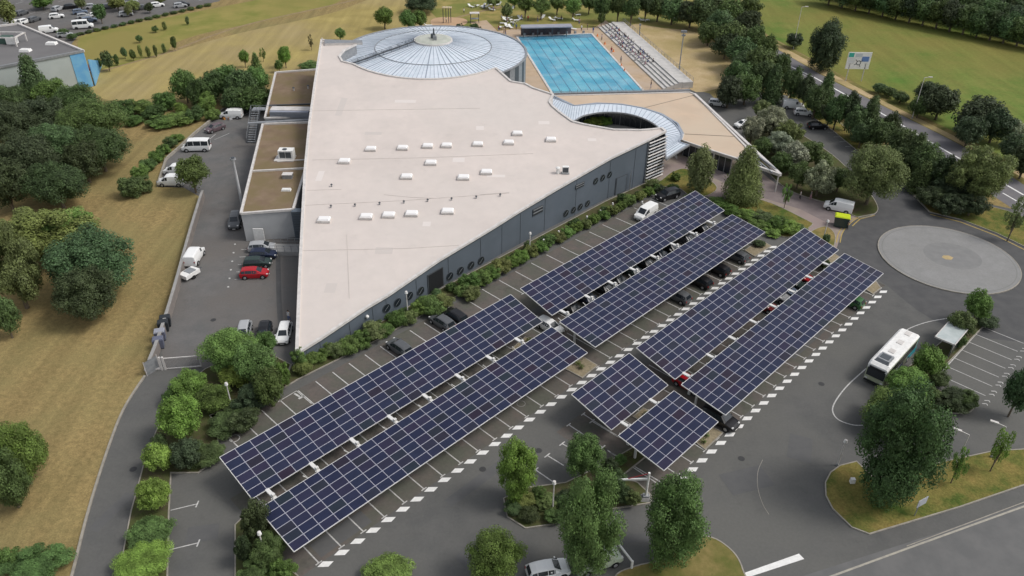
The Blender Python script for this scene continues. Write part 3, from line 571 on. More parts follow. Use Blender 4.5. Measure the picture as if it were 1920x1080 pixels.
b = MB(); q0, q1 = IN[3], IN[4]
for k in range(9): p = q0.lerp(q1, k / 8); b.box((p.x + .06, p.y - .12, 1.55), (.12, .12, 3.1), METAL)
part(b, 'door_frame', wing)
tip = G(1463, 328, 3.4); ra = G(1388, 266, WZ); fa = G(1383, 300, WZ)
b = MB(); r0 = G(1302, 177, WZ + .1); b.bar(r0, tip, .55, .5, TRIM); b.bar(fa, tip, .45, .5, TRIM); b.bar(G(1398, 275, WZ), G(1455, 318, WZ), .3, .3, METAL); b.bar(G(1400, 284, WZ), G(1448, 324, WZ), .2, .25, METAL)
b.bar(G(1420, 296, WZ), G(1427, 312, WZ), .25, .25, METAL); part(b, 'tip_beam', wing)
b = MB(); b.tube((tip.x - .2, tip.y + .2, 0), (tip.x - .2, tip.y + .2, 3.3), .12, .12, TRIM, 8); part(b, 'column', wing)
b = MB(); p = G(1340, 284, WZ); b.tube((p.x, p.y, 0), (p.x, p.y, WZ - .3), .1, .1, TRIM, 8); part(b, 'column', wing)
b = MB()
for q in ([(1202, 203.5), (1303, 178)], [(1284, 251), (1383, 256)]): b.bar(G(*q[0], WZ + .03), G(*q[1], WZ + .03), .18, .05, mat('roof_joint', (.30, .25, .20), .9))
part(b, 'roof_joint', wing)
# crescent canopy
ZC = 4.15
out_px = [(1036, 183), (1050, 188), (1064, 193.5), (1078, 198), (1100, 196), (1135, 194.5), (1165, 196), (1205, 203), (1240, 215), (1264, 232), (1277, 249), (1278, 258), (1274, 266), (1292, 272)]
in_px = [(1030, 190), (1038, 204), (1056, 218), (1074, 227), (1095, 217), (1130, 211), (1165, 212), (1196, 218.5), (1222, 230), (1238, 243), (1246, 256), (1248, 268), (1248, 282), (1249, 299)]
OC = smooth([G(u, v, ZC + .25) for u, v in out_px], 4, False); IC = smooth([G(u, v, ZC) for u, v in in_px], 4, False)
b = MB(); b2 = MB()
for i in range(len(OC) - 1):
    b.face([IC[i], OC[i], OC[i + 1], IC[i + 1]][::-1], POLYG); b.face([(p.x, p.y, p.z - .15) for p in (IC[i], OC[i], OC[i + 1], IC[i + 1])], METAL)
    b2.bar(OC[i], OC[i + 1], .3, .2, SEAM); b2.bar(IC[i], IC[i + 1], .22, .25, METAL)
for i in range(0, len(OC)):
    b2.bar(IC[i] + Vector((0, 0, .04)), OC[i] + Vector((0, 0, .04)), .07, .05, SEAM)
    if i < 0: b2.bar((IC[i] + IC[i + 1]) / 2 + Vector((0, 0, .04)), (OC[i] + OC[i + 1]) / 2 + Vector((0, 0, .04)), .07, .06, SEAM)
b2.bar(IC[-1], OC[-1], .3, .35, METAL)
can = part(b, 'glass_canopy', wing); o = b2.build('canopy_rib'); o.parent = can
b = MB(); b3 = MB()
for i in range(14, len(IC) - 12):
    a, c = IC[i].lerp(OC[i], .92), IC[i + 1].lerp(OC[i + 1], .92); b.face([(a.x, a.y, 0), (c.x, c.y, 0), (c.x, c.y, ZC - .1), (a.x, a.y, ZC - .1)], GLASSD)
    b3.bar((a.x, a.y, 0), (a.x, a.y, ZC - .1), .1, .1, METAL if i % 4 == 0 else DMETAL, Vector((1, 0, 0))); b3.bar((a.x, a.y, 1.9), (c.x, c.y, 1.9), .06, .06, DMETAL)
pg = part(b, 'patio_glazing', wing); o = b3.build('mullion'); o.parent = pg
sheet('patio', [(p.x, p.y) for p in [IC[i].lerp(OC[i], .9) for i in range(10, len(IC) - 8)] + [G(1235, 262), G(1150, 262), G(1085, 245)]], .03, mat('patio_slab', (.66, .64, .60), .85, (.58, .56, .53), 1))
# ------------------------------------------------------------------ service annex
AZ = 4.8
ann = empty('service_annex', (-42, 130, 0), 0, 'two flat annex blocks with mossy gravel roofs left of the big hall', 'building')
def block(px, z, nm):
    P = [G(u, v, z) for u, v in px]; Q = inset(P, .3)
    b = MB(); b.prism([(p.x, p.y) for p in P], 0, z - .02, GREYW, BROWNR); o = part(b, nm, ann)
    b = MB(); r = MB(); r.poly([(q[0], q[1], z - .012 + .02) for q in Q], BROWNR); part(r, 'roof', ann)
    for i in range(len(P)): b.bar(P[i] + Vector((0, 0, .14)), P[(i + 1) % len(P)] + Vector((0, 0, .14)), .38, .34, TRIM)
    part(b, 'parapet', ann); return P
S_ = block([(452, 402), (548, 394.5), (550, 394), (600, 230), (493, 234)], AZ, 'wall')
N_ = block([(497, 223), (600, 219), (612, 130), (517, 137)], AZ, 'wall')
b = MB()
b.bar(G(472.5, 321, AZ + .15), G(585, 315, AZ + .15), .3, .3, TRIM); b.bar(G(503, 198, AZ + .15), G(590, 195, AZ + .15), .25, .3, DMETAL)
b.bar(G(465, 231, AZ + .3), G(585, 224, AZ + .3), .8, .2, METAL); b.bar(G(520, 303, AZ + .1), G(575, 299, AZ + .1), .3, .12, TRIM)
part(b, 'roof_ridge', ann)
b = MB(); c = G(538, 298, AZ); b.box(c + Vector((0, .3, .95)), (2.6, 1.6, 1.5), WHITE); b.box(c + Vector((-.55, -.54, .95)), (.95, .06, 1.1), DMETAL); b.box(c + Vector((.5, -.54, .95)), (.95, .06, 1.1), DMETAL); b.tube(c + Vector((-.2, .2, 1.7)), c + Vector((-.2, .2, 1.8)), .4, .4, DMETAL, 14); b.box(c + Vector((-.3, 0, .1)), (3.4, 2.4, .16), TRIM); part(b, 'air_conditioner', ann)
b = MB(); c = G(540, 333, AZ); b.box(c + Vector((0, 0, .35)), (1.6, 1.1, .7), METAL); b.box(c + Vector((0, 0, .72)), (1.7, 1.2, .06), TRIM); part(b, 'roof_hatch', ann)
b = MB(); c = G(537, 357, AZ); b.box(c + Vector((0, 0, .15)), (1.6, .8, .3), WHITE, top=.85); part(b, 'skylight', ann)
b = MB(); c = G(545, 219, AZ); b.box(c + Vector((0, .5, .7)), (7.6, 2.6, 1.2), mat('blue_grey_louvre', (.30, .32, .38), .6)); b.box(c + Vector((0, .9, 1.35)), (7.8, 2.0, .12), TRIM)
for k in range(6): b.box(c + Vector((0, -.86, .25 + k * .18)), (7.4, .06, .05), METAL)
part(b, 'plant_enclosure', ann)
for u, v in ((551, 170), (578, 166)):
    b = MB(); c = G(u, v, AZ); b.tube(c, c + Vector((0, 0, .6)), .18, .18, TRIM, 8); b.tube(c + Vector((0, 0, .6)), c + Vector((0, 0, .75)), .3, .2, DMETAL, 8); part(b, 'roof_vent', ann)
sw = S_[0]; b = MB(); b.box((sw.x + 2.2, sw.y - .12, 1.2), (1.6, .14, 2.4), WHITE); part(b, 'door', ann); b = MB(); b.box((sw.x + 9.4, sw.y + .55, 4.2), (.3, .2, .3), WHITE); part(b, 'wall_lamp', ann)
# dark louvred stair tower between annex and hall with its ramp
b = MB(); q = [G(549, 393, AZ + .4), G(567, 391, AZ + .4), G(566, 402, AZ + .4), G(548, 404, AZ + .4)]
lt = MB(); base = S_[1]; 
lt.box((base.x + .95, base.y - .2, 2.5), (1.9, 1.2, 5.0), FACADE)
for k in range(16): lt.box((base.x + .95, base.y - .84, .35 + k * .3), (1.6, .06, .1), DMETAL)
part(lt, 'louvred_duct', ann)
rp = empty('loading_ramp', G(545, 472, 0), 0, 'concrete loading ramp with metal rails beside the louvred duct', 'ramp')
b = MB(); b.box((0, 0, .35), (5.5, 2.4, .7), CONC); o = b.build('ramp_slab', rp)
for s in (-1, 1):
    b = MB(); 
    for k in range(6): b.box((-2.7 + 1.08 * k, 1.15 * s, 1.2), (.06, .06, 1.0), METAL)
    b.box((0, 1.15 * s, 1.7), (5.5, .06, .06), METAL); b.box((0, 1.15 * s, 1.2), (5.5, .04, .04), METAL); b.build('rail', rp)
# external steel stair by the annex
st = empty('steel_staircase', G(472, 268, 0), 0, 'grey steel outdoor staircase climbing to the gap between the annex blocks', 'staircase')
b = MB()
for k in range(14): b.box((0, k * .42, .25 + k * .33), (1.6, .40, .06), METAL)
b.build('step', st)
for s in (-1, 1):
    b = MB(); b.bar((.85 * s, -.2, .1), (.85 * s, 5.7, 4.6), .08, .3, DMETAL); b.bar((.85 * s, -.2, 1.1), (.85 * s, 5.7, 5.6), .06, .06, METAL)
    for k in range(8): b.bar((.85 * s, k * .8, .2 + k * .63), (.85 * s, k * .8, 1.2 + k * .63), .05, .05, METAL, Vector((1, 0, 0)))
    b.build('stringer', st)
b = MB(); b.box((1.8, 6.4, 4.65), (5.2, 1.6, .12), METAL); b.bar((-.8, 5.65, 5.65), (4.4, 5.65, 5.65), .05, .05, METAL)
for k in range(6): b.box((-.8 + k, 5.65, 5.15), (.05, .05, 1), METAL)
for x in (-.6, 3): b.box((x, 6.4, 2.3), (.15, .15, 4.6), DMETAL)
b.build('landing', st)
# ------------------------------------------------------------------ far grey building, top left
LBZ = 8.0
lb = empty('supermarket_building', (-115, 180, 0), 0, 'flat dark-roofed building with pale walls and a sky-blue corner, far left', 'building')
LP_ = [G(34, 46, LBZ), G(157, 97, LBZ), G(0, 127, LBZ), G(-260, 170, LBZ), G(-260, 80, LBZ)]
b = MB(); b.prism([(p.x, p.y) for p in LP_], 0, LBZ - .02, mat('pale_cladding', (.42, .46, .44), .7, (.38, .42, .40), .2, 4), mat('bitumen_roof', (.15, .145, .145), .9, (.175, .17, .168), .15, 7)); part(b, 'wall', lb)
b = MB()
for i in range(5): b.bar(LP_[i] + Vector((0, 0, .15)), LP_[(i + 1) % 5] + Vector((0, 0, .15)), .5, .5, TRIM if i != 1 else METAL)
part(b, 'parapet', lb)
c = G(18, 82, LBZ); b = MB()
for sx in (-1, 1):
    for sy in (-1, 1): b.box(c + Vector((2.9 * sx, 2.2 * sy, 1.0)), (.25, .25, 2.0), TRIM)
    b.box(c + Vector((0, 2.2 * sx, 2.0)), (6.2, .3, .25), TRIM); b.box(c + Vector((2.9 * sx, 0, 2.0)), (.3, 4.6, .25), TRIM)
b.box(c + Vector((-.8, .6, .8)), (2.6, 2, 1.5), mat('green_unit', (.06, .11, .09), .6)); b.box(c + Vector((1.0, -.3, .8)), (2.0, 1.6, 1.3), WHITE); part(b, 'rooftop_unit', lb)
for u, v in ((48, 96), (97, 83)): b = MB(); b.box(G(u, v, LBZ) + Vector((0, 0, .25)), (2.4, 1.5, .5), WHITE, top=.85); part(b, 'skylight', lb)
e2 = (LP_[2] - LP_[1]).normalized(); nn = Vector((-e2.y, e2.x, 0)); nn = nn if nn.y < 0 else -nn
BLUE = mat('sky_blue_panel', (.13, .36, .62), .6, (.18, .42, .62), .6, 2)
b = MB(); p = LP_[1] + e2 * 1.6; b.box((p.x + nn.x * .06, p.y + nn.y * .06, 3.95), (3.0, .14, 7.8), BLUE, (e2, nn, Vector((0, 0, 1)))); part(b, 'blue_corner_panel', lb)
fb = empty('blue_screen_wall', (LP_[1].x, LP_[1].y, 0), 0, 'sky-blue sloping screen wall running off the corner of the far left building', 'screen wall')
b = MB(); q = G(192, 118) - Vector((LP_[1].x, LP_[1].y, 0)); b.face([(.3, 0, 0), (q.x, q.y, 0), (q.x, q.y, .4), (.3, 0, 6.2)], BLUE); b.face([(.3, .25, 6.2), (q.x, q.y + .25, .4), (q.x, q.y + .25, 0), (.3, .25, 0)], BLUE); b.face([(.3, 0, 6.2), (q.x, q.y, .4), (q.x, q.y + .25, .4), (.3, .25, 6.2)], TRIM); b.build('panel', fb)
rt = empty('brick_terrace', G(150, 134), .35, 'low dark red brick terrace with pale steps below the pale building wall', 'terrace')
b = MB(); b.box((0, 0, .5), (8, 3.5, 1.0), mat('red_brick', (.16, .06, .05), .9, (.11, .05, .045), 2)); b.build('wall', rt); b = MB()
for k in range(3): b.box((-.5, -2 - k * .7, .38 - k * .14), (6, .7, .1), TRIM)
b.build('step', rt)
#@@PART3
# ------------------------------------------------------------------ swimming pool, stand, shelter
pc = [G(1108, 64), G(969, 67)]; pe = (pc[0] - pc[1]); pw = 21.0; px_ = pe.normalized(); py_ = Vector((px_.y, -px_.x, 0)); P0 = pc[0] - px_ * pw
if py_.y > 0: py_ = -py_
sd = (G(1200, 166) - pc[0]).normalized(); py_ = sd; px_ = Vector((-sd.y, sd.x, 0)); px_ = px_ if px_.x > 0 else -px_; P0 = pc[0] - px_ * 21
def PP(a, b_, z=0): return P0 + px_ * a + py_ * b_ + Vector((0, 0, z))
pool = empty('swimming_pool', PP(10.5, 25), 0, 'long turquoise outdoor lap pool with dark lane lines and pale rim', 'swimming pool')
def ppart(b, name, par=None):
    o = b.build(name); 
    o.parent = par or pool
    if par is None: o.location = -Vector(pool.location)
    return o
PF = mat('pool_floor', (.085, .42, .56), .5, (.14, .52, .62), .16, 5, col3=(.05, .30, .47), scale3=.05)
b = MB(); b.face([PP(0, 50, .03), PP(21, 50, .03), PP(21, 0, .03), PP(0, 0, .03)], PF); ppart(b, 'basin')
for k in range(8):
    b = MB(); x = 2.0 + k * 2.43; b.face([PP(x - .13, 48, .04), PP(x + .13, 48, .04), PP(x + .13, 2, .04), PP(x - .13, 2, .04)], mat('lane_tile', (.01, .09, .20), .5)); ppart(b, 'lane_line')
b = MB(); b.face([PP(0, 32, .037), PP(21, 32, .037), PP(21, 30, .037), PP(0, 30, .037)], mat('deep_step', (.05, .32, .50), .5)); b.face([PP(0, 3.4, .037), PP(21, 3.4, .037), PP(21, 0, .037), PP(0, 0, .037)], mat('deep_end_tile', (.015, .10, .22), .5)); ppart(b, 'depth_step')
wm = bpy.data.materials.new('pool_water'); wm.use_nodes = True; nt = wm.node_tree; bb = nt.nodes['Principled BSDF']; bb.inputs['Base Color'].default_value = (.35, .75, .85, 1); bb.inputs['Roughness'].default_value = .12; bb.inputs['Alpha'].default_value = .34
nn_ = nd(nt, 'ShaderNodeTexNoise', Scale=1.6, Detail=5); g_ = nd(nt, 'ShaderNodeNewGeometry'); bp_ = nd(nt, 'ShaderNodeBump', Strength=.25, Distance=.1); nt.links.new(g_.outputs['Position'], nn_.inputs['Vector']); nt.links.new(nn_.outputs[0], bp_.inputs['Height']); nt.links.new(bp_.outputs[0], bb.inputs['Normal'])
rr_ = nd(nt, 'ShaderNodeValToRGB'); rr_.color_ramp.elements[0].position = .4; rr_.color_ramp.elements[0].color = (.14, .50, .66, 1); rr_.color_ramp.elements[1].position = .68; rr_.color_ramp.elements[1].color = (.50, .80, .88, 1); n2_ = nd(nt, 'ShaderNodeTexNoise', Scale=.22, Detail=3); nt.links.new(g_.outputs['Position'], n2_.inputs['Vector']); nt.links.new(n2_.outputs[0], rr_.inputs[0]); nt.links.new(rr_.outputs[0], bb.inputs['Base Color'])
b = MB(); b.face([PP(.02, 49.98, .10), PP(20.98, 49.98, .10), PP(20.98, .02, .10), PP(.02, .02, .10)], wm); ppart(b, 'water')
b = MB()
for a, c in ((PP(-.25, -.5), PP(-.25, 50.5)), (PP(21.25, -.5), PP(21.25, 50.5)), (PP(0, -.25), PP(21, -.25)), (PP(0, 50.25), PP(21, 50.25))): b.bar(a + Vector((0, 0, .1)), c + Vector((0, 0, .1)), .5, .14, TRIM)
ppart(b, 'coping')
for k in range(8):
    o = MB(); o.box(PP(2.0 + k * 2.43, -.8, .45), (.6, .6, .7), METAL, (px_, py_, Vector((0, 0, 1)))); ppart(o, 'starting_block')
# yellow and orange floats beside the pool
for k, (u, v) in enumerate([(957, 76), (962, 84), (967, 92), (972, 100), (959, 80), (970, 96)]):
    b = MB(); b.tube((-.5, -.9, .2), (.5, .9, .2), .22, .22, mat('yellow_foam', (.70, .48, .03), .6), 8); b.tube((0, -.9, .2), (1, .9, .2), .2, .2, MATS['yellow_foam'], 8)
    o = b.build('lane_float_roll', loc=G(u, v)); tag(o, '%s yellow foam float roll from the far end in the pile left of the pool' % ordn([0, 2, 3, 5, 1, 4][k]), 'pool float', 'yellow floats by the pool')
for k, (u, v) in enumerate([(1120, 68), (1134, 83), (1150, 97), (1165, 124), (1171, 133)]):
    b = MB(); b.tube((0, 0, .02), (0, 0, .08), .35, .33, mat('orange_plastic', (.75, .22, .06), .5), 10); b.tube((0, 0, .08), (0, 0, .75), .25, .05, MATS['orange_plastic'], 10)
    o = b.build('traffic_cone', loc=G(u, v)); tag(o, '%s orange cone from the far end on the deck right of the pool' % ordn(k), 'cone', 'orange cones along the pool')
# spectator stand
L0, L1 = G(1122, 52), G(1243, 168); R0_, R1 = G(1140, 32, 2.4), G(1296, 166, 2.4)
L0.z = L1.z = 0; sdv = (L1 - L0).normalized(); sn = Vector((-sdv.y, sdv.x, 0)); sn = sn if sn.x > 0 else -sn
stand = empty('spectator_stand', L0.lerp(L1, .5), 0, 'long stepped concrete spectator stand along the right side of the pool', 'grandstand')
SLn = (L1 - L0).length; SC0 = Vector(stand.location)
STC = mat('pale_stand_concrete', (.58, .56, .53), .85, (.48, .465, .44), .7, 6)
for k in range(5):
    b = MB(); z = .30 * (k + 1); o0 = L0 + sn * (k * .95) - SC0; o1 = L1 + sn * (k * .95) - SC0
    b.bar(o0 + sn * .47 + Vector((0, 0, z / 2)), o1 + sn * .47 + Vector((0, 0, z / 2)), .94, z, STC); b.build('seating_step', stand)
b = MB(); o0 = L0 + sn * 6.1 - SC0; o1 = L1 + sn * 6.1 - SC0; b.bar(o0 + Vector((0, 0, .72)), o1 + Vector((0, 0, .72)), 2.6, 1.44, STC); b.build('top_walkway', stand)
b = MB()
for zz in (2.0, 2.45): b.bar(o0 + sn * 1.2 + Vector((0, 0, zz)), o1 + sn * 1.2 + Vector((0, 0, zz)), .06, .06, METAL)
for k in range(26): p = o0.lerp(o1, k / 25) + sn * 1.2; b.box(p + Vector((0, 0, 1.95)), (.06, .06, 1.0), METAL)
b.build('guard_rail', stand)
# pool shelter
sh = empty('poolside_shelter', G(1025, 61), 0, 'long low shelter with a flat blue-grey roof at the far end of the pool', 'shelter')
q0 = G(977, 50, 2.7) - Vector(sh.location); q1 = G(1072, 48, 2.7) - Vector(sh.location)
b = MB(); b.bar(q0, q1, 3.0, .28, mat('blue_grey_roofing', (.28, .29, .35), .7, (.34, .34, .38), .5)); b.build('roof', sh)
for k in range(7):
    b = MB(); p = q0.lerp(q1, (k + .3) / 7); b.box((p.x, p.y + (.9 if k % 2 else -1.2), 1.28), (.2, .2, 2.56), DMETAL); b.build('post', sh)
b = MB(); b.bar(q0 + Vector((0, 1.3, -1.5)), q1 + Vector((0, 1.3, -1.5)), .1, 2.3, mat('shelter_back', (.12, .10, .11), .8)); b.build('back_wall', sh)
# playground
pg_ = empty('climbing_frame', G(839, 43), 0, 'tall climbing frame of poles standing on the playground sand', 'play equipment')
for k, (x, y) in enumerate(((-1.2, 0), (-.4, .5), (.4, -.3), (1.0, .4))): b = MB(); b.tube((x, y, 0), (x, y, 4.6), .1, .1, DMETAL, 8); b.build('pole', pg_)
b = MB(); b.box((0, 0, 4.4), (2.8, 1.2, .25), mat('cream_plastic', (.6, .5, .32), .6)); b.box((-.4, 0, 1.2), (.6, 1.4, .1), MATS['cream_plastic']); b.build('platform', pg_)
pt = empty('play_tower', G(890, 42), .1, 'small play tower with a pale flat roof near the climbing frame', 'play equipment')
for x in (-1.2, 1.2):
    for y in (-.7, .7): b = MB(); b.box((x, y, 1.3), (.14, .14, 2.6), DMETAL); b.build('post', pt)
b = MB(); b.box((0, 0, 2.7), (2.8, 1.8, .2), TRIM); b.build('roof', pt); b = MB(); b.box((0, 0, 1.1), (2.4, 1.4, .12), METAL); b.build('deck', pt)
cw = MB(); P = smooth([G(864, 65), G(880, 63), G(895, 66), G(910, 73)], 4, False)
for a, c in zip(P[:-1], P[1:]): cw.bar((a.x, a.y, .6), (c.x, c.y, .6), .35, 1.2, mat('maroon_wall', (.11, .03, .045), .8)); cw.bar((a.x, a.y, 1.25), (c.x, c.y, 1.25), .45, .12, TRIM)
tag(cw.build('curved_wall'), 'curved maroon garden wall with pale coping behind the dome', 'wall')
# ------------------------------------------------------------------ walls, gate, posts
bw = MB(); P = smooth([G(383, 372), G(374, 400), G(356, 462), (G(338, 530)), G(318, 600), G(300, 655), G(285, 694)], 3, False)
WALLC = mat('weathered_parapet', (.235, .205, .185), .9, (.20, .18, .165), 1, 6)
for a, c in zip(P[:-1], P[1:]): bw.bar((a.x, a.y, .75), (c.x, c.y, .75), .3, 1.5, WALLC); bw.bar((a.x, a.y, 1.55), (c.x, c.y, 1.55), .4, .1, CONC)
tag(bw.build('boundary_wall'), 'long low weathered boundary wall between the dry meadow and the service yard', 'wall')
bw = MB(); P = smooth([G(296, 350), G(345, 352), G(376, 366)], 3, False)
for a, c in zip(P[:-1], P[1:]): 
    bw.bar((a.x, a.y, 1.1), (c.x, c.y, 1.1), .06, .06, METAL); bw.bar((a.x, a.y, .6), (c.x, c.y, .6), .05, .05, METAL); bw.box((a.x, a.y, .55), (.1, .1, 1.1), METAL)
tag(bw.build('railing'), 'thin metal railing at the meadow edge below the parked white vans', 'railing')
fs = MB(); P = [G(296, 350), G(312, 300), G(335, 280), G(365, 252), G(395, 228), G(418, 208), G(450, 192)]
for a, c in zip(P[:-1], P[1:]): fs.bar((a.x, a.y, .25), (c.x, c.y, .25), .3, .5, KERB)
tag(fs.build('garden_wall'), 'low pale retaining wall curving along the upper yard beside the bushes', 'wall')
gt = empty('sliding_gate', G(312, 693), atan2((G(378, 688) - G(312, 693)).y, (G(378, 688) - G(312, 693)).x), 'white framed sliding gate closing the service road at the yard', 'gate')
GL = (G(378, 688) - G(312, 693)).length
b = MB()
for z in (.15, 1.75): b.box((GL / 2, 0, z), (GL, .12, .12), TRIM)
for x in (0, GL): b.box((x, 0, .95), (.14, .12, 1.7), TRIM)
b.build('gate_frame', gt)
b = MB()
for k in range(int(GL / .16)): b.box((.16 * k + .1, 0, .95), (.03, .03, 1.5), METAL)
b.build('bars', gt)
for x in (-.45, -.1):
    b = MB(); b.box((x, 0, 1.0), (.22, .22, 2.0), TRIM); b.build('gate_post', gt)
b = MB(); b.box((-1.6, .1, .15), (2.0, .3, .2), TRIM); b.build('track', gt)
fp = empty('mesh_panel', G(276, 705), 0, 'grey mesh fence panel leaning at the meadow corner by the gate', 'fence panel')
b = MB(); a = Vector((0, 0, 0)); c = G(300, 690) - Vector(fp.location); 
b.face([a, c, c + Vector((0, 0, 2.0)), a + Vector((0, 0, 2.0))], METAL); b.face([a + Vector((.05, .05, 2)), c + Vector((.05, .05, 2)), c + Vector((.05, .05, 0)), a + Vector((.05, .05, 0))], METAL); b.build('mesh', fp)
b = MB(); b.tube(a, a + Vector((0, 0, 2.1)), .05, .05, TRIM, 6); b.tube(c, c + Vector((0, 0, 2.1)), .05, .05, TRIM, 6); b.build('post', fp)
def lamp_post(u, v, h, label, az=None, arm=0, head=.21):
    o = empty('street_lamp', G(u, v), az or 0, label, 'street lamp', 'lamp posts round the car park')
    b = MB(); b.tube((0, 0, 0), (0, 0, h), .09, .06, TRIM, 8); b.tube((0, 0, 0), (0, 0, .3), .16, .14, METAL, 8); b.build('pole', o)
    b = MB()
    if arm: b.bar((0, 0, h), (arm, 0, h + .15), .08, .08, TRIM); b.box((arm + .25, 0, h + .16), (.8, .3, .14), TRIM)
    else: b.tube((0, 0, h), (0, 0, h + .12), .12, head, TRIM, 12); b.tube((0, 0, h + .12), (0, 0, h + .42), head, head * .8, WHITE, 12); b.ball((0, 0, h + .42), head * .8, TRIM, 10, .35)
    b.build('lamp_head', o); return o
lamp_post(437, 771, 3.9, 'white lamp post among the bright trees by the gate')
lamp_post(1036, 958, 3.9, 'grey lamp post standing in the planted island beside the palm-like shrub')
lamp_post(1570, 873, 3.4, 'lamp post on the rounded end of the lower right grass island')
lamp_post(500, 1054, 3.9, 'lamp post in the dark planting at the near end of the solar canopies')
lamp_post(1771, 370, 4.2, 'lamp post among the trees above the roundabout')
lamp_post(765, 592, 3.6, 'lamp post between the facade hedge and the round windows')
lamp_post(993, 476, 3.4, 'lamp post in the hedge below the small wall vent window')
lamp_post(1793, 868, 4.2, 'street lamp with a short arm right of the big dark tree', 2.6, .9)
lamp_post(1858, 858, 4.6, 'street lamp with a short arm among the saplings at the right edge', 2.6, .9)
lamp_post(1543, 450, 3.2, 'cream post beside the round shrub at the canopy corner')
lamp_post(1487, 92, 11, 'tall thin road lamp beside the small dark bush above the road', 0, 1.0)
lamp_post(1710, 222, 9, 'tall thin road lamp standing in the verge below the green field', 0, 1.0)
o = empty('yard_mast', G(457, 398), 0, 'tall thick grey lighting mast in the service yard', 'mast'); b = MB(); b.tube((0, 0, 0), (0, 0, 9.6), .26, .18, GREYW, 12); b.build('pole', o); b = MB(); b.tube((0, 0, 9.6), (0, 0, 9.85), .5, .45, METAL, 14); b.tube((0, 0, 9.9), (0, 0, 10.0), .3, .3, DMETAL, 10); b.build('lamp_head', o)
for u, v, h, lab in ((1272, 140, 10.5, 'tall floodlight mast on the dry ground right of the stand'), (1198, 71, 3.6, 'short pole at the far end of the dry ground behind the stand')):
    o = empty('floodlight_mast', G(u, v), 0, lab, 'mast'); b = MB(); b.tube((0, 0, 0), (0, 0, h), .16, .1, METAL, 8); b.build('pole', o)
    b = MB(); b.box((0, 0, h), (1.4 if h > 5 else .5, .4, .5), METAL); b.box((0, 0, h - .9), (.9 if h > 5 else .3, .4, .4), METAL); b.build('lamp_head', o)
for k, (u, v) in enumerate([(1019, 462), (1047, 446), (1100, 418), (1125, 407), (1148, 393), (1173, 380), (1203, 390)]):
    o = empty('bollard_lamp', G(u, v), 0, '%s white bollard lamp from the west in the hedge below the facade' % ordn(k), 'bollard', 'bollard lamps in the hedge'); b = MB(); b.tube((0, 0, 0), (0, 0, .95), .07, .07, METAL, 8); b.build('post', o); b = MB(); b.tube((0, 0, .95), (0, 0, 1.3), .16, .14, WHITE, 10); b.build('lamp_head', o)
# height barrier and boom
hb = empty('height_barrier', G(1210, 936), 0, 'white height barrier post with its swinging arm and stone foot', 'barrier')
b = MB(); b.box((0, 0, .2), (1.2, 1.0, .4), CONC, top=.7); b.box((0, 0, .5), (.6, .5, .3), METAL); b.build('foot', hb)
b = MB(); b.tube((0, 0, .4), (0, 0, 3.9), .12, .12, WHITE, 10); b.build('post', hb)
d = G(1172, 932) - G(1210, 936); d.z = 0; d.normalize(); b = MB(); b.bar((0, 0, 3.0), (d.x * 3.2, d.y * 3.2, 2.4), .16, .2, WHITE); b.bar((0, 0, 3.8), (d.x * 2.0, d.y * 2.0, 2.75), .05, .05, P_RED); b.build('arm', hb)
hb = empty('height_barrier', G(1184, 1066), 0, 'white boom barrier across the exit lane near the lower grass corner', 'barrier')
d = G(1160, 1043) - G(1184, 1066); b = MB(); b.tube((0, 0, 0), (0, 0, 1.1), .12, .12, WHITE, 10); b.build('post', hb); b = MB(); b.bar((0, 0, 1.0), (d.x * 1.1, d.y * 1.1, 1.6), .14, .2, WHITE); b.build('arm', hb)
# billboard with a road map panel
bo = empty('billboard', G(1600, 152), 0, 'white roadside billboard on two legs with green and blue panels above the main road', 'billboard')
for x in (-1.9, 1.9): b = MB(); b.box((x, 0, 2.2), (.16, .16, 4.4), TRIM); b.build('leg', bo)
b = MB(); b.box((0, 0, 5.0), (5.6, .16, 4.0), WHITE); bd = b.build('board', bo)
b = MB(); y = -.10
b.box((-2.0, y, 6.35), (1.2, .02, 1.0), mat('sign_green', (.06, .42, .33), .5)); b.box((1.5, y, 5.4), (1.7, .02, 1.2), mat('sign_blue', (.14, .24, .50), .5)); b.box((-.2, y, 6.3), (1.6, .02, .8), mat('sign_grey', (.55, .58, .60), .5))
for k in range(4): b.box((-1.7, y, 5.5 - k * .35), (1.5 - .2 * (k % 2), .02, .1), MATS['sign_grey'])
for k in range(14): a = 2 * pi * k / 14 - .5; a2 = a + 2 * pi / 14; b.bar((.1 + .5 * cos(a), y, 4.5 + .5 * sin(a)), (.1 + .5 * cos(a2), y, 4.5 + .5 * sin(a2)), .14, .03, DMETAL, Vector((0, 1, 0)))
for a in (.6, 2.4, 3.6, 5.2): b.bar((.1 + .5 * cos(a), y, 4.5 + .5 * sin(a)), (.1 + 1.1 * cos(a), y, 4.5 + 1.1 * sin(a)), .13, .03, DMETAL, Vector((0, 1, 0)))
g = b.build('sign_face'); g.parent = bd
rs = empty('road_sign', G(1714, 968), .5, 'pale back of a road sign on a thin post under the big dark tree', 'road sign'); b = MB(); b.tube((0, 0, 0), (0, 0, 2.0), .05, .05, METAL, 6); b.build('post', rs); b = MB(); b.box((.4, 0, 1.9), (1.4, .06, 1.0), mat('sign_back', (.42, .44, .48), .5)); b.build('plate', rs)
bx = MB(); bx.box((0, 0, .35), (.5, .4, .7), WHITE, top=.9); tag(bx.build('cabinet', loc=G(1597, 906)), 'small white box on the rounded grass island', 'cabinet')
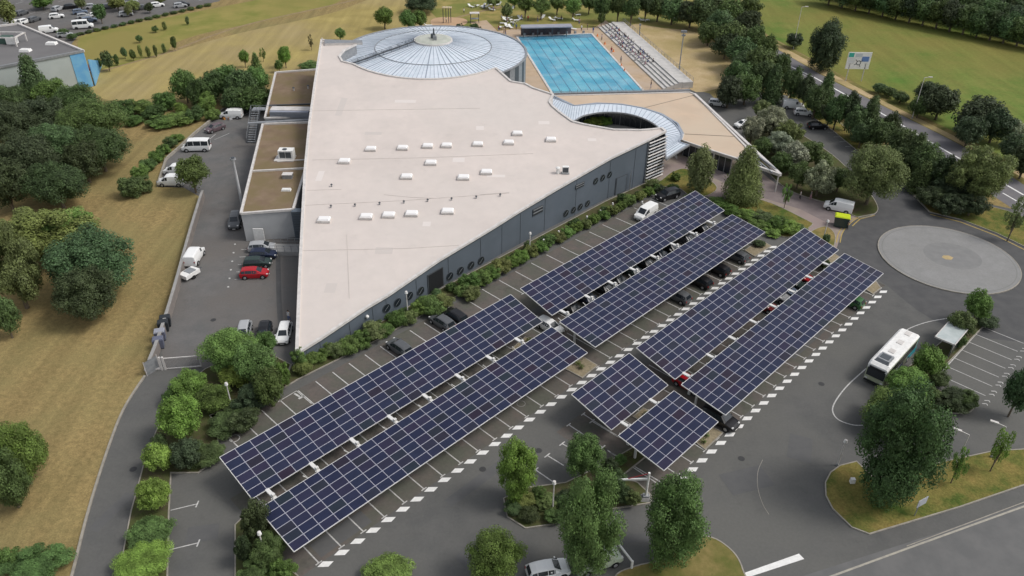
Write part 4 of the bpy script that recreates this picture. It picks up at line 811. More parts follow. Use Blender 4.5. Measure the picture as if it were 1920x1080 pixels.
# bins
def bin_(name, u, v, rz, col, lid, label, sz=(1.35, 1.0, 1.25), grp=None):
    o = empty(name, G(u, v), rz, label, 'waste container', grp); b = MB(); b.box((0, 0, .15 + sz[2] / 2), (sz[0] * .85, sz[1] * .85, sz[2]), col, top=1.15)
    b.build('body', o); b = MB(); b.box((0, 0, .2 + sz[2] + .08), (sz[0], sz[1], .16), lid, top=.85); b.build('lid', o)
    for x in (-1, 1):
        b = MB(); b.tube((x * sz[0] * .35, -.35, .1), (x * sz[0] * .35, .35, .1), .1, .1, TYRE, 8); b.build('wheel', o)
bin_('waste_container', 1575, 424, -.35, P_DGRN, mat('lime_lid', (.52, .62, .02), .5), 'dark recycling container with a lime yellow lid beside the entrance path', (2.4, 1.7, 1.7))
BL = mat('bin_blue_grey', (.13, .14, .19), .6); BK = mat('bin_black', (.03, .035, .04), .6)
bin_('wheelie_bin', 300, 652, .3, BL, BL, 'blue-grey bin nearest the gate along the boundary wall', grp='bins along the boundary wall'); bin_('wheelie_bin', 303, 637, .3, BL, mat('bin_lid_pale', (.3, .31, .35), .6), 'blue-grey bin with a paler lid second from the gate', grp='bins along the boundary wall')
bin_('wheelie_bin', 309, 620, .3, BK, BK, 'black bin with a white mark by the boundary wall', grp='bins along the boundary wall'); bin_('wheelie_bin', 313, 611, .3, BK, BK, 'black bin furthest from the gate by the boundary wall', grp='bins along the boundary wall')
# bus shelter
bsh = empty('bus_shelter', G(1772, 655), YAW, 'bus shelter with a pale translucent roof between the two small trees', 'bus shelter')
b = MB(); b.box((0, 0, 2.6), (4.6, 2.4, .12), mat('translucent_roof', (.42, .47, .46), .4, (.50, .54, .53), 1.2)); b.build('roof', bsh); b = MB()
for s in (-1, 1): b.box((0, 1.2 * s, 2.62), (4.7, .1, .2), TRIM); b.box((2.3 * s, 0, 2.62), (.1, 2.4, .2), TRIM)
b.build('roof_frame', bsh)
for x in (-2, 0, 2): b = MB(); b.box((x, -1.0, 1.27), (.1, .1, 2.54), METAL); b.build('post', bsh)
b = MB(); b.box((0, -1.05, 1.3), (4.2, .04, 1.8), GLASSD); b.build('glass_panel', bsh)
# ------------------------------------------------------------------ solar canopies
pm = MB(); PW, PH = 1.0, 1.0   # unit panel, scaled per object
def panel_mesh(w, h):
    b = MB(); b.box((0, 0, 0), (w - .012, h - .012, .04), PFRAME); 
    b.face([(-w / 2 + .034, -h / 2 + .034, .0225), (w / 2 - .034, -h / 2 + .034, .0225), (w / 2 - .034, h / 2 - .034, .0225), (-w / 2 + .034, h / 2 - .034, .0225)], PANELM); return b
ARR = {1: (-12.7702, 69.4361, 42.051), 2: (-7.2782, 62.868, 41.4992), 3: (17.8735, 100.9634, 41.9846), 4: (22.6787, 93.6067, 41.2349), 5: (32.2078, 88.5014, 42.6109), 6: (36.3971, 81.8279, 41.7805), 7: (12.6323, 68.4159, 10.5604), 8: (17.2046, 62.1368, 10.1818)}
LBL = {1: 'long solar canopy nearest the grey facade on the left, its near end behind the other', 2: 'long left solar canopy nearest the lane, its sharp near end lowest in the picture', 3: 'long solar canopy nearest the facade in the middle pair, ending by the white people carrier',
       4: 'long solar canopy of the middle pair with dark cars showing under its edge', 5: 'long solar canopy of the right pair whose far end points at the yellow-lidded container', 6: 'rightmost long solar canopy facing the open tarmac and roundabout', 7: 'short square solar canopy, upper one of the small pair', 8: 'short square solar canopy, lower one of the small pair beside the island trees'}
CANW = mat('canopy_steel', (.72, .71, .68), .5)
for k, (cx, cy, L) in ARR.items():
    n = 25 if k < 7 else 6; w = L / n; Wd = 6.05; h = Wd / 6; t = -.2396 if k % 2 else -.1264
    E = EV.copy(); Nn = Vector((NV.x * cos(t), NV.y * cos(t), sin(t))); Zn = E.cross(-Nn).normalized(); 
    if Zn.z < 0: Zn = -Zn
    root = empty('solar_canopy', (cx, cy, 0), YAW, LBL[k], 'solar canopy', 'solar canopies over the car park')
    # local frame: x along E, y = -Nn (up-slope, towards the north-west)
    tilt = t
    c0 = Vector((0, 0, 3.2))
    def loc(a, b_, z=0): return c0 + Vector((a, b_ * cos(t), -b_ * sin(t))) + Vector((0, sin(t) * z, cos(t) * z))
    rot = (-t, 0, 0)
    pmesh = panel_mesh(w, h).mesh('panel')
    cells = [(i, j) for i in range(n) for j in range(6)]
    def wpos(i, j): p = loc((i + .5) * w - L / 2, (j + .5) * h - Wd / 2); return Vector((cx, cy, 0)) + EV * p.x - NV * p.y + Vector((0, 0, p.z))
    cells.sort(key=lambda c: (wpos(*c) - EYE).length)
    for (i, j) in cells[:100]:
        o = link('panel', pmesh, root, loc((i + .5) * w - L / 2, (j + .5) * h - Wd / 2, .12)); o.rotation_euler = rot
    if cells[100:]:
        b = MB()
        for (i, j) in cells[100:]:
            q = panel_mesh(w, h); c = loc((i + .5) * w - L / 2, (j + .5) * h - Wd / 2, .12); R = Matrix.Rotation(-t, 3, 'X'); k0 = len(b.v)
            for m_ in q.mats: b.m(m_)
            b.v += [tuple(c + R @ Vector(v)) for v in q.v]; b.f += [tuple(k0 + x for x in f) for f in q.f]; b.mi += [b.m(q.mats[x]) for x in q.mi]
        tag(b.build('panel', root), kind='stuff')
    for j in range(7):
        b = MB(); y = min(max(j * h - Wd / 2, -Wd / 2 + .05), Wd / 2 - .05); b.bar(loc(-L / 2, y, .04), loc(L / 2, y, .04), .07, .10, CANW); b.build('purlin', root)
    ends = MB()
    for s in (-1, 1): ends.bar(loc(s * L / 2, -Wd / 2, .08), loc(s * L / 2, Wd / 2, .08), .07, .12, CANW)
    for s in (-1, 1): ends.bar(loc(-L / 2, s * Wd / 2, .09), loc(L / 2, s * Wd / 2, .09), .05, .10, CANW)
    ends.build('edge_trim', root)
    # rafters, columns and V braces every third panel; the column stands in the gap towards the partner canopy
    side = -1 if k % 2 else 1     # gap lies on the low (-y) side of the upper canopy
    gy = side * (Wd / 2 * cos(t) + 1.25); xs = [(1 + 3 * i) * w - L / 2 for i in range((n + 1) // 3)]
    for x in xs:
        b = MB(); e0 = loc(x, side * Wd / 2, -.02); e1 = loc(x, -side * Wd / 2 * .75, -.12); b.bar(e0, e1, .16, .26, CANW)
        if k % 2: 
            gp = Vector((x, gy * 1.0, 3.0)); z_ = loc(0, -Wd / 2).z + .08; b.bar(Vector((x, -Wd / 2 * cos(t) + .25, z_)), Vector((x, gy - .5, z_)), .40, .16, CANW)
        b.build('rafter', root)
        if k % 2:
            b = MB(); b.bar((x, gy, 0), (x, gy, 2.95), .3, .3, CANW, Vector((1, 0, 0))); b.build('column', root)
            b = MB(); b.bar((x - .15, gy, .9), (x - 1.5, gy + .3, 2.55), .10, .10, CANW, Vector((1, 0, 0))); b.bar((x - .15, gy, .9), (x - .55, gy - .75, 3.3), .10, .10, CANW, Vector((1, 0, 0))); b.build('brace', root)
        else:
            b = MB(); b.bar((x, Wd / 2 * .55, 0), loc(x, Wd / 2 * .55, -.2), .22, .22, CANW, Vector((1, 0, 0))); b.build('column', root)
#@@PART4
# ------------------------------------------------------------------ vehicles
def loft(S, mt, half):
    """S = stations (x, sill z, belt z, top z, half width, half width at top)"""
    b = MB(); mi = b.m(mt); rings = []
    for (x, zs, zb, zt, w, wt) in S:
        pts = [(-wt * .72, zt), (-wt, zt - .05), (-w, zb), (-w * 1.0, (zs + zb) / 2), (-w * .93, zs), (w * .93, zs), (w, (zs + zb) / 2), (w, zb), (wt, zt - .05), (wt * .72, zt)]
        k = len(b.v); b.v += [(x, y, z) for y, z in pts]; rings.append(k)
    for a, c in zip(rings[:-1], rings[1:]):
        for j in range(10):
            j2 = (j + 1) % 10; b.f.append((a + j, c + j, c + j2, a + j2)); b.mi.append(mi)
    b.f.append(tuple(rings[0] + j for j in range(10))); b.mi.append(mi); b.f.append(tuple(rings[-1] + 9 - j for j in range(10))); b.mi.append(mi)
    return b
KINDS = {
 'hatch': dict(S=[(-2.02, .30, .62, .66, .80, .62), (-1.98, .25, .86, .95, .85, .66), (-1.72, .22, .94, 1.36, .86, .60), (-1.2, .22, .93, 1.47, .87, .60), (-.2, .20, .92, 1.49, .88, .61), (.42, .20, .91, 1.42, .88, .60), (1.12, .22, .90, .97, .86, .70), (1.80, .26, .78, .82, .82, .66), (2.02, .32, .58, .60, .72, .60)], side=[(2, 3), (3, 4), (4, 5), (5, 6)], wind=(5, 6), rear=(1, 2), wb=1.27, r=.32),
 'suv': dict(S=[(-2.2, .35, .75, .80, .86, .68), (-2.15, .30, 1.02, 1.12, .90, .74), (-1.95, .30, 1.08, 1.62, .92, .70), (-1.2, .28, 1.07, 1.72, .93, .70), (-.2, .28, 1.06, 1.73, .94, .70), (.45, .28, 1.04, 1.66, .94, .69), (1.10, .3, 1.03, 1.10, .92, .78), (1.95, .32, .92, .96, .88, .74), (2.2, .38, .70, .72, .80, .66)], side=[(2, 3), (3, 4), (4, 5), (5, 6)], wind=(5, 6), rear=(1, 2), wb=1.35, r=.37),
 'van': dict(S=[(-2.35, .35, .9, 1.0, .90, .82), (-2.32, .30, 1.15, 1.88, .93, .80), (-1.2, .30, 1.15, 1.95, .95, .82), (.35, .30, 1.15, 1.95, .95, .82), (.80, .30, 1.12, 1.86, .95, .80), (1.55, .30, 1.08, 1.16, .93, .76), (2.15, .34, .92, .96, .88, .72), (2.35, .38, .66, .70, .8, .66)], side=[(3, 4), (4, 5)], wind=(4, 5), rear=None, wb=1.45, r=.34),
 'minibus': dict(S=[(-2.6, .38, .9, 1.0, .96, .86), (-2.56, .34, 1.2, 2.28, 1.0, .86), (-1.2, .34, 1.2, 2.36, 1.02, .88), (.2, .34, 1.2, 2.36, 1.02, .88), (1.3, .34, 1.18, 2.30, 1.02, .86), (2.0, .34, 1.12, 1.25, 1.0, .80), (2.5, .36, .95, 1.0, .94, .76), (2.65, .40, .7, .74, .86, .7)], side=[(1, 2), (2, 3), (3, 4), (4, 5)], wind=(4, 5), rear=(0, 1), wb=1.7, r=.36)}
WHEELP = {}
def make_car(kind, pt, simple=False):
    K = KINDS[kind]; S = K['S']; root = bpy.data.objects.new('parked_car' if kind in ('hatch', 'suv') else kind if kind == 'minibus' else 'parked_van', None); COL.objects.link(root)
    b = loft(S, pt, 0)
    # wheel arches: dark discs let into the sides
    for x in (-K['wb'], K['wb']):
        for s in (-1, 1): y = s * (max(q[4] for q in S) + .004); b.tube((x, y - s * .12, K['r']), (x, y, K['r']), K['r'] + .07, K['r'] + .06, DARK, 16)
    b.build('body', root, False)
    def pt3(i, side, f):
        x, zs, zb, zt, w, wt = S[i]; return Vector((x, side * (w + (wt - w) * f), zb + (zt - .05 - zb) * f))
    for s in (-1, 1):
        g = MB()
        for (i, j) in K['side']:
            a, bb_, c, d = pt3(i, s, .1), pt3(j, s, .1), pt3(j, s, .92), pt3(i, s, .92); ctr = (a + bb_ + c + d) / 4
            q = [ctr + (p - ctr) * .93 + Vector((0, s * .012, .004)) for p in (a, bb_, c, d)]
            if s < 0: g.face(q, GLASSD)
            else: g.face(q[::-1], GLASSD)
        g.build('side_window', root)
    for nm, pr in (('windscreen', K['wind']), ('rear_window', K['rear'])):
        if not pr: continue
        i, j = pr; a = S[i]; c = S[j]; g = MB(); lo, hi = (j, i) if nm == 'windscreen' else (i, j)
        A_, B_ = S[lo], S[hi]; off = .012
        def pp(St, s, f=1.0): return Vector((St[0], s * St[5] * .86, St[3] + .0))
        q = [pp(A_, -1), pp(A_, 1), pp(B_, 1), pp(B_, -1)]; ctr = sum(q, Vector()) / 4; nrm = (q[1] - q[0]).cross(q[2] - q[1]).normalized(); 
        if nrm.z < 0: nrm = -nrm; q = q[::-1]
        g.face([ctr + (p - ctr) * .93 + nrm * .02 for p in q], GLASSD); g.build(nm, root)
    if kind == 'minibus':
        g = MB(); x = S[1][0] - .03; g.face([(x, .7, 1.35), (x, -.7, 1.35), (x, -.7, 2.0), (x, .7, 2.0)], GLASSD); g.build('rear_window', root)
    if simple: return root
    for x in (-K['wb'], K['wb']):
        for s in (-1, 1):
            y = s * (max(q[4] for q in S) - .06); w = MB(); w.tube((0, -.11, 0), (0, .11, 0), K['r'], K['r'], TYRE, 16); wo = w.build('wheel', root, loc=(x, y, K['r']))
            w = MB(); w.tube((0, s * .112, 0), (0, s * .125, 0), K['r'] * .62, K['r'] * .58, RIM, 10); w.build('rim', wo)
    e = S[-2]; r_ = S[0]
    for s in (-1, 1):
        w = MB(); w.box((e[0] + .07, s * e[4] * .74, e[2] - .07), (.22, .26, .12), HLAMP); w.build('headlight', root)
        w = MB(); w.box((r_[0] - .0, s * r_[4] * .86, r_[2] + .08), (.07, .16, .24), TLAMP); w.build('tail_light', root)
        w = MB(); w.box((S[-3][0] - .25, s * (S[-3][4] + .09), S[-3][2] + .06), (.12, .16, .11), pt); w.build('mirror', root)
    w = MB(); w.box((S[-1][0] + .01, 0, .42), (.03, 1.0, .14), DARK); w.build('grille', root)
    w = MB(); w.box((S[-1][0] + .03, 0, .34), (.02, .48, .1), WHITE); w.build('number_plate', root)
    return root
PROTO = {}
def car(kind, pt, P, ang, label, group='cars parked around the sports hall', cat=None, simple=False, name=None):
    key = (kind, pt.name, simple)
    if key not in PROTO:
        r = make_car(kind, pt, simple); PROTO[key] = r; reg(r); o = r
    else: o = copytree(PROTO[key])
    o.location = (P[0], P[1], .02); o.rotation_euler = (0, 0, ang)
    tag(o, label, cat or {'hatch': 'car', 'suv': 'car', 'van': 'van', 'minibus': 'minibus'}[kind], group)
    return o
def car2(kind, pt, rear, front, label, **k):
    a, c = G(*rear, .6), G(*front, .6); return car(kind, pt, (a + c) / 2, atan2((c - a).y, (c - a).x), label, **k)
AN = atan2(NV.y, NV.x); AE = YAW
car2('hatch', P_WHITE, (537, 607), (528, 643), 'white hatchback nosed towards the hedge beside the hall roof corner')
car2('hatch', P_BLACK, (499, 606), (491, 642), 'black hatchback half hidden by the bright tree left of the white hatchback')
car2('hatch', P_SILV, (461, 606), (453, 640), 'silver hatchback behind the top of the bright tree near the gate')
car2('hatch', P_SILV, (468, 464), (514, 462), 'silver-white hatchback nearest the annex wall in the short yard row')
car2('hatch', P_NAVY, (471, 477), (516, 476), 'dark blue hatchback second from the annex wall')
car2('hatch', P_DGRN, (463, 493), (503, 491), 'dark grey-green hatchback with a pale sunshade next to the red one')
car2('hatch', P_RED, (454, 513), (500, 511), 'bright red hatchback at the end of the short yard row')
sv = MB(); P = G(485, 507, .98)
car2('van', P_WHITE, (356, 496), (374, 467), 'white panel van by the boundary wall in front of the small trailer')
car2('suv', P_GREY, (444, 403), (438, 427), 'dark grey off-roader parked against the annex corner')
car2('minibus', P_WHITE, (391, 276), (346, 277), 'white minibus with dark side windows in the upper yard')
car2('van', P_WHITE, (340, 341), (304, 341), 'small white van nose towards the meadow left of the dark round tree')
o = car2('van', P_WHITE, (350, 322), (314, 320), 'white van with teal lower sides half behind the dark round tree'); 
car2('hatch', P_BROWN, (412, 237), (394, 243), 'maroon-grey car by the low wall above the minibus')
car2('van', P_WHITE, (448, 216), (420, 216), 'white van with orange clutter beside it at the top of the yard')
car2('van', P_WHITE, (1227, 390), (1194, 411), 'white people carrier beside the far end of the middle canopies')
car2('suv', P_BLACK, (1266, 362), (1237, 370), 'black car in the corner bay above the white people carrier')
for (u, v, pt, lab) in [(829, 601, P_GREY, 'grey hatchback in the hedge bays below the round windows'), (853, 590, P_BLACK, 'black car beside the grey hatchback in the hedge bays'), (749, 649, P_GREY, 'grey hatchback alone in the hedge bays near the left canopy')]:
    car('hatch', pt, G(u, v, .8), AN + pi, lab)
car('hatch', P_WHITE, G(1031, 608, .9), AN, 'white car with a black roof between the left and middle canopies')
car('suv', P_BLACK, G(1350, 782, .8) , AN, 'large black car sticking out between the right canopies')
for k, (u, v, pt) in enumerate([(1382, 480, P_GREY), (1343, 503, P_BLACK), (1314, 528, P_BLACK), (1268, 553, P_GREY)]):
    s, t = toST(G(u, v, .6)); car('hatch', pt, ST(s, -47.4), AN + pi, '%s dark car from the far end poking out below the middle canopy edge' % ordn(k), 'cars under the solar canopies')
for k, (u, v, pt) in enumerate([(1325, 425, P_BLACK), (1296, 444, P_GREY), (1268, 461, P_BLACK), (1247, 475, P_NAVY), (1222, 492, P_BLACK), (1198, 506, P_DGRN), (1168, 523, P_GREY), (1142, 538, P_BLACK), (1110, 557, P_NAVY), (1082, 576, P_BLACK)]):
    s, t = toST(G(u, v, 1.3)); car('hatch', pt, ST(s, -55.9), AN, '%s car from the far end seen through the gap between the middle canopies' % ordn(k), 'cars under the solar canopies')
for k, (u, v, pt, c) in enumerate([(1521, 518, P_RED, 'red'), (1505, 530, P_DGRN, 'dark green'), (1490, 542, P_BLUEG, 'blue-grey'), (1475, 553, P_SILV, 'silver'), (1452, 572, P_DRED, 'dark red')]):
    s, t = toST(G(u, v, 1.3)); car('hatch', pt, ST(s, -37.6), AN, '%s car seen through the gap between the right canopies' % c, 'cars under the solar canopies')
s, t = toST(G(1597, 566, .5)); car('hatch', P_GREEN, ST(s, -29.6), AN + pi, 'green car under the outer edge of the rightmost canopy', 'cars under the solar canopies')
s, t = toST(G(1290, 741, 1.0)); car('hatch', P_RED, ST(s + 2.3, t - 1.3), AN, 'red car showing its tail at the near end of the rightmost canopies', 'cars under the solar canopies')
car2('hatch', P_WHITE, (993, 1076), (1062, 1062), 'white hatchback at the bottom edge beside the tallest island tree')
car2('van', P_SAGE, (1090, 1060), (1150, 1041), 'pale van half hidden behind the tallest island tree by the boom')
car2('van', P_WHITE, (1597, 394), (1547, 383), 'white delivery van parked at the end of the entrance path')
car2('van', P_WHITE, (1471, 197), (1503, 199), 'white van in the upper right car park behind the white estate car')
car2('hatch', P_WHITE, (1487, 209), (1526, 212), 'white estate car in the upper right car park beside the white van')
car2('hatch', P_BLACK, (1518, 236), (1549, 236), 'black car in the upper right car park below the white ones')
car2('hatch', P_WHITE, (1404, 231), (1384, 235), 'white car beyond the pointed wing beside the grey bushes')
car2('hatch', P_WHITE, (1337, 192), (1354, 194), 'white car at the foot of the dark trees behind the wing roof')
FARC = [(22, 41, P_WHITE, 'hatch', .9), (45, 40, P_WHITE, 'hatch', 1.3), (64, 36, P_GREY, 'hatch', 1.3), (106, 30, P_WHITE, 'hatch', .5), (108, 16, P_SILV, 'hatch', 1.4), (156, 49, P_WHITE, 'minibus', .35), (92, 57, P_WHITE, 'van', .4), (122, 65, P_SILV, 'hatch', .4), (158, 30, P_SILV, 'hatch', .5), (168, 37, P_BLUEG, 'hatch', .5), (150, 22, P_BLUEG, 'hatch', .5), (172, 12, P_SILV, 'hatch', .5), (236, 26, P_SILV, 'hatch', .5), (295, 9, P_WHITE, 'hatch', .5), (343, 8, P_BLACK, 'hatch', .3), (338, 10, P_SILV, 'hatch', .5), (246, 2, P_SILV, 'hatch', .5), (41, 24, P_GREY, 'hatch', 1.3), (133, 12, P_BLACK, 'hatch', .5), (205, 12, P_GREY, 'hatch', .5), (77, 8, P_NAVY, 'hatch', 1.3), (268, 14, P_GREY, 'hatch', .5), (182, 28, P_WHITE, 'hatch', .5)]
FARC.sort()
cc = {}
for u, v, pt, kd, a in FARC: cc.setdefault((pt.name, kd), []).append(0)
seen = {}
for u, v, pt, kd, a in FARC:
    key = (pt.name, kd); i = seen.get(key, 0); seen[key] = i + 1; nm = pt.name.replace('paint_', '').replace('_', ' '); w = {'hatch': 'car', 'van': 'van', 'minibus': 'long van'}[kd]
    lab = ('%s-from-left %s %s in the far car park beyond the meadow' % (ordn(i), nm, w)) if len(cc[key]) > 1 else 'only %s %s in the far car park beyond the meadow' % (nm, w)
    car(kd, pt, G(u, v, .6), a, lab, 'cars in the far car park', simple=True)
# trailer
tr = empty('car_trailer', G(357, 520), radians(62), 'small white and grey trailer behind the white van at the boundary wall', 'trailer')
b = MB(); b.box((0, 0, .75), (2.6, 1.6, .6), WHITE); b.box((.2, 0, 1.08), (1.2, 1.3, .1), METAL); b.build('body', tr); b = MB(); b.bar((1.3, 0, .5), (2.2, 0, .5), .1, .1, DMETAL); b.build('drawbar', tr)
for s in (-1, 1): b = MB(); b.tube((0, s * .7, .3), (0, s * .9, .3), .3, .3, TYRE, 12); b.build('wheel', tr)
oc = MB(); 
for k in range(6): oc.box((random.uniform(-.9, .9), random.uniform(-.4, .4), .25), (.7, .4, .5), mat('orange_crate', (.45, .20, .05), .8) if k % 2 else GREYW, (Vector((cos(k), sin(k), 0)), Vector((-sin(k), cos(k), 0)), Vector((0, 0, 1))))
tag(oc.build('crate_heap', loc=G(427, 224)), 'heap of orange and grey crates below the white van at the top of the yard', 'crates')
# bus
bc = (G(1629, 677, 3.0) + G(1665, 695, 3.0)) / 2; bus = empty('bus', (bc.x + EV.x * 5.0, bc.y + EV.y * 5.0, 0), YAW + .005, 'white-roofed city bus with a pale green front and teal tail, parked beside the stop', 'bus')
BW, BLn, BH = 2.5, 10.0, 3.05
CREAMG = mat('bus_pale_green', (.36, .40, .26), .45, (.44, .46, .34), 2.5); BT = mat('bus_teal', (.02, .25, .30), .4)
b = MB(); prof = [(-BLn / 2, .35), (-BLn / 2 - .02, 1.2), (-BLn / 2 + .12, 2.6), (-BLn / 2 + .45, BH - .12), (-BLn / 2 + .8, BH - .04)]
def ringbus(x, inset_, z0, z1, w): return [(x, -w, z0), (x, w, z0), (x, w, z1), (x, w - .22, z1 + .18), (x, -w + .22, z1 + .18), (x, -w, z1)]
st_ = [(-BLn / 2, .35, 2.2, BW / 2 - .12), (-BLn / 2 + .1, .32, 2.6, BW / 2 - .03), (-BLn / 2 + .6, .32, BH - .18, BW / 2), (BLn / 2 - .5, .32, BH - .18, BW / 2), (BLn / 2 - .08, .34, BH - .3, BW / 2 - .04), (BLn / 2, .4, 2.3, BW / 2 - .14)]
mats_ = [CREAMG, CREAMG, WHITE, BT, BT]
for i, (q, r) in enumerate(zip(st_[:-1], st_[1:])):
    A_ = ringbus(q[0], 0, q[1], q[2], q[3]); B_ = ringbus(r[0], 0, r[1], r[2], r[3])
    for j in range(6):
        j2 = (j + 1) % 6; up = j in (2, 3, 4); b.face([A_[j], B_[j], B_[j2], A_[j2]][::-1], WHITE if up else (mats_[i] if i != 2 else CREAMG))
b.face(ringbus(st_[0][0], 0, *st_[0][1:]), CREAMG); b.face(ringbus(st_[-1][0], 0, *st_[-1][1:])[::-1], BT); b.build('body', bus)
b = MB(); x = -BLn / 2 - .012; b.box((x - .01, 0, 1.75), (.05, 2.15, 1.15), GLASSD); b.box((x + .0, 0, 2.45), (.14, 1.9, .28), DARK); b.build('windscreen', bus)
for s in (-1, 1):
    for k in range(6):
        b = MB(); x = -BLn / 2 + 1.3 + k * 1.45; b.box((x, s * (BW / 2 + .006), 1.95), (1.34, .02, 1.15), GLASSD); b.build('window', bus)
    b = MB(); b.box((3.4, s * (BW / 2 + .008), .85), (3.0, .02, .9), BT); b.box((-.5, s * (BW / 2 + .008), .8), (2.4, .02, .6), mat('bus_violet', (.10, .08, .25), .5)); b.build('livery_panel', bus)
    for x in (-BLn / 2 + 2.4, BLn / 2 - 2.6): b = MB(); b.tube((x, s * (BW / 2 - .2), .48), (x, s * (BW / 2 + .02), .48), .48, .48, TYRE, 18); wo = b.build('wheel', bus); b = MB(); b.tube((x, s * (BW / 2 + .021), .48), (x, s * (BW / 2 + .035), .48), .28, .26, RIM, 12); q = b.build('rim', wo)
    b = MB(); b.box((-BLn / 2 - .01, s * .95, .72), (.06, .32, .2), HLAMP); b.build('headlight', bus)
b = MB(); b.box((-BLn / 2 + 1.9, 0, BH + .14), (1.7, 1.6, .28), METAL, top=.9); b.box((-BLn / 2 + 1.9, 0, BH + .29), (1.0, 1.1, .05), DMETAL); b.box((-BLn / 2 + .85, 0, BH + .02), (.3, 1.7, .06), DMETAL); b.build('roof_unit', bus)
for x in (-1, 1.5, 4): b = MB(); b.box((x, 0, BH + .03), (.9, .7, .08), TRIM); b.build('roof_hatch', bus)
b = MB(); b.box((-BLn / 2 - .06, 0, .45), (.1, 2.3, .2), DARK); b.build('bumper', bus)
# ------------------------------------------------------------------ people
SKIN = mat('skin', (.42, .26, .19), .6); HAIR = mat('dark_hair', (.03, .02, .015), .8)
def person_mesh(seated, top, legs, bare=False):
    me = bpy.data.meshes.new('body')
    if seated:
        J = [(0, 0, .48), (0, -.02, .72), (0, 0, 1.0), (0, .03, 1.12), (0, .05, 1.22), (0, .04, 1.33),
             (.17, 0, 1.0), (.24, .12, .78), (.18, .34, .68), (-.17, 0, 1.0), (-.24, .12, .78), (-.18, .34, .68),
             (.10, .06, .47), (.12, .46, .49), (.12, .48, .08), (.12, .60, .04), (-.10, .06, .47), (-.12, .46, .49), (-.12, .48, .08), (-.12, .60, .04)]
    else:
        J = [(0, 0, .95), (0, 0, 1.2), (0, 0, 1.42), (0, 0, 1.52), (0, .02, 1.62), (0, .02, 1.72),
             (.18, 0, 1.42), (.24, .0, 1.14), (.22, .10, .9), (-.18, 0, 1.42), (-.24, -.02, 1.14), (-.23, .06, .88),
             (.10, 0, .90), (.12, .08, .5), (.12, .02, .1), (.12, .16, .04), (-.10, 0, .90), (-.12, -.06, .5), (-.12, -.16, .1), (-.12, -.04, .04)]
    E_ = [(0, 1), (1, 2), (2, 3), (3, 4), (4, 5), (2, 6), (6, 7), (7, 8), (2, 9), (9, 10), (10, 11), (0, 12), (12, 13), (13, 14), (14, 15), (0, 16), (16, 17), (17, 18), (18, 19)]
    Rr = [.15, .14, .16, .055, .10, .085, .065, .05, .035, .065, .05, .035, .09, .065, .045, .04, .09, .065, .045, .04]
    me.from_pydata(J, E_, []); o = bpy.data.objects.new('tmp', me); COL.objects.link(o)
    m = o.modifiers.new('s', 'SKIN'); 
    if not me.skin_vertices: me.attributes  # layer is made by the modifier
    if me.skin_vertices:
        for i, r in enumerate(Rr): me.skin_vertices[0].data[i].radius = (r, r)
        me.skin_vertices[0].data[0].use_root = True
    o.modifiers.new('u', 'SUBSURF').levels = 1
    dg = bpy.context.evaluated_depsgraph_get(); ev = o.evaluated_get(dg); nm = bpy.data.meshes.new_from_object(ev); bpy.data.objects.remove(o)
    nm.materials.clear()
    for mt in (SKIN, top, legs): nm.materials.append(mt)
    for p in nm.polygons:
        z = p.center.z; y = p.center.y; ax = abs(p.center.x)
        if seated: k = 0 if z > 1.07 else (1 if z > .56 and y < .22 else (2 if z > .25 else 0))
        else: k = 0 if z > 1.50 else (1 if z > .95 and ax < .23 else (0 if ax > .19 and z > .75 else (2 if z > .12 else 0)))
        p.material_index = k; p.use_smooth = True
    nm.name = 'body'; return nm
def cloth(n, c): return mat('cloth_' + n, c, .85)
CW = [cloth('white', (.62, .62, .62)), cloth('black', (.03, .03, .035)), cloth('red', (.4, .05, .05)), cloth('blue', (.06, .12, .3)), cloth('pink', (.5, .28, .33)), cloth('grey', (.22, .22, .23)), cloth('lilac', (.36, .30, .46))]
PMS = {}
def person(P, rz, seated, top, legs, label, group=None):
    key = (seated, top.name, legs.name)
    if key not in PMS: PMS[key] = person_mesh(seated, top, legs)
    o = link('person', PMS[key]); o.location = P; o.rotation_euler = (0, 0, rz); tag(o, label, 'person', group)
    h = HAIRM.setdefault(seated, None)
    if h is None:
        b = MB(); b.ball((0, .02 if seated else 0, 1.36 if seated else 1.75), .115, HAIR, 10, .75); h = HAIRM[seated] = b.mesh('hair', True)
    k = link('hair', h, o); return o
HAIRM = {}
person(G(543, 602), 2.6, False, CW[0], CW[3], 'person in white top and blue trousers beside the hall above the white hatchback')
person(G(1499, 374), 1.2, False, CW[0], CW[1], 'person in a white top and dark shorts walking on the entrance path')
person(G(1519, 374), 1.4, False, CW[5], CW[4], 'person in grey by the bushes at the entrance path')
person(G(1588, 430), 1.0, False, CW[1], CW[1], 'person in black standing beside the lime-lidded container')
person(G(1220, 165), 1.0, False, CW[1], CW[3], 'person in dark clothes on the deck at the near end of the pool')
person(G(1404, 346), 1.0, False, CW[5], CW[1], 'person in grey under the pointed tip of the wing')
person(G(1101, 56), 1.0, False, CW[1], CW[1], 'person in black on the grass at the far end of the pool')
ST_ANG = atan2((-sn).y, (-sn).x) - pi / 2
rows = []
for k in range(4):
    for i in range(15):
        f = .10 + .62 * (i + random.uniform(.0, .9)) / 15
        if random.random() < .83: rows.append((f, k))
rows.sort(key=lambda r: -r[1] * 10 + r[0]); cnt = {}
for f, k in rows:
    P = L0.lerp(L1, f) + sn * (k * .95 + .55); P.z = .30 * (k + 1) - .46 + .02; i = cnt.get(k, 0); cnt[k] = i + 1
    person(P, ST_ANG + random.uniform(-.3, .3), True, random.choice(CW), random.choice([CW[1], CW[3], CW[5]]), '%s-from-far-end seated spectator on the %s row up of the poolside stand' % (ordn(i), ordn(k)), 'spectators on the poolside stand')
for k in range(9):
    f = .3 + .4 * random.random(); 
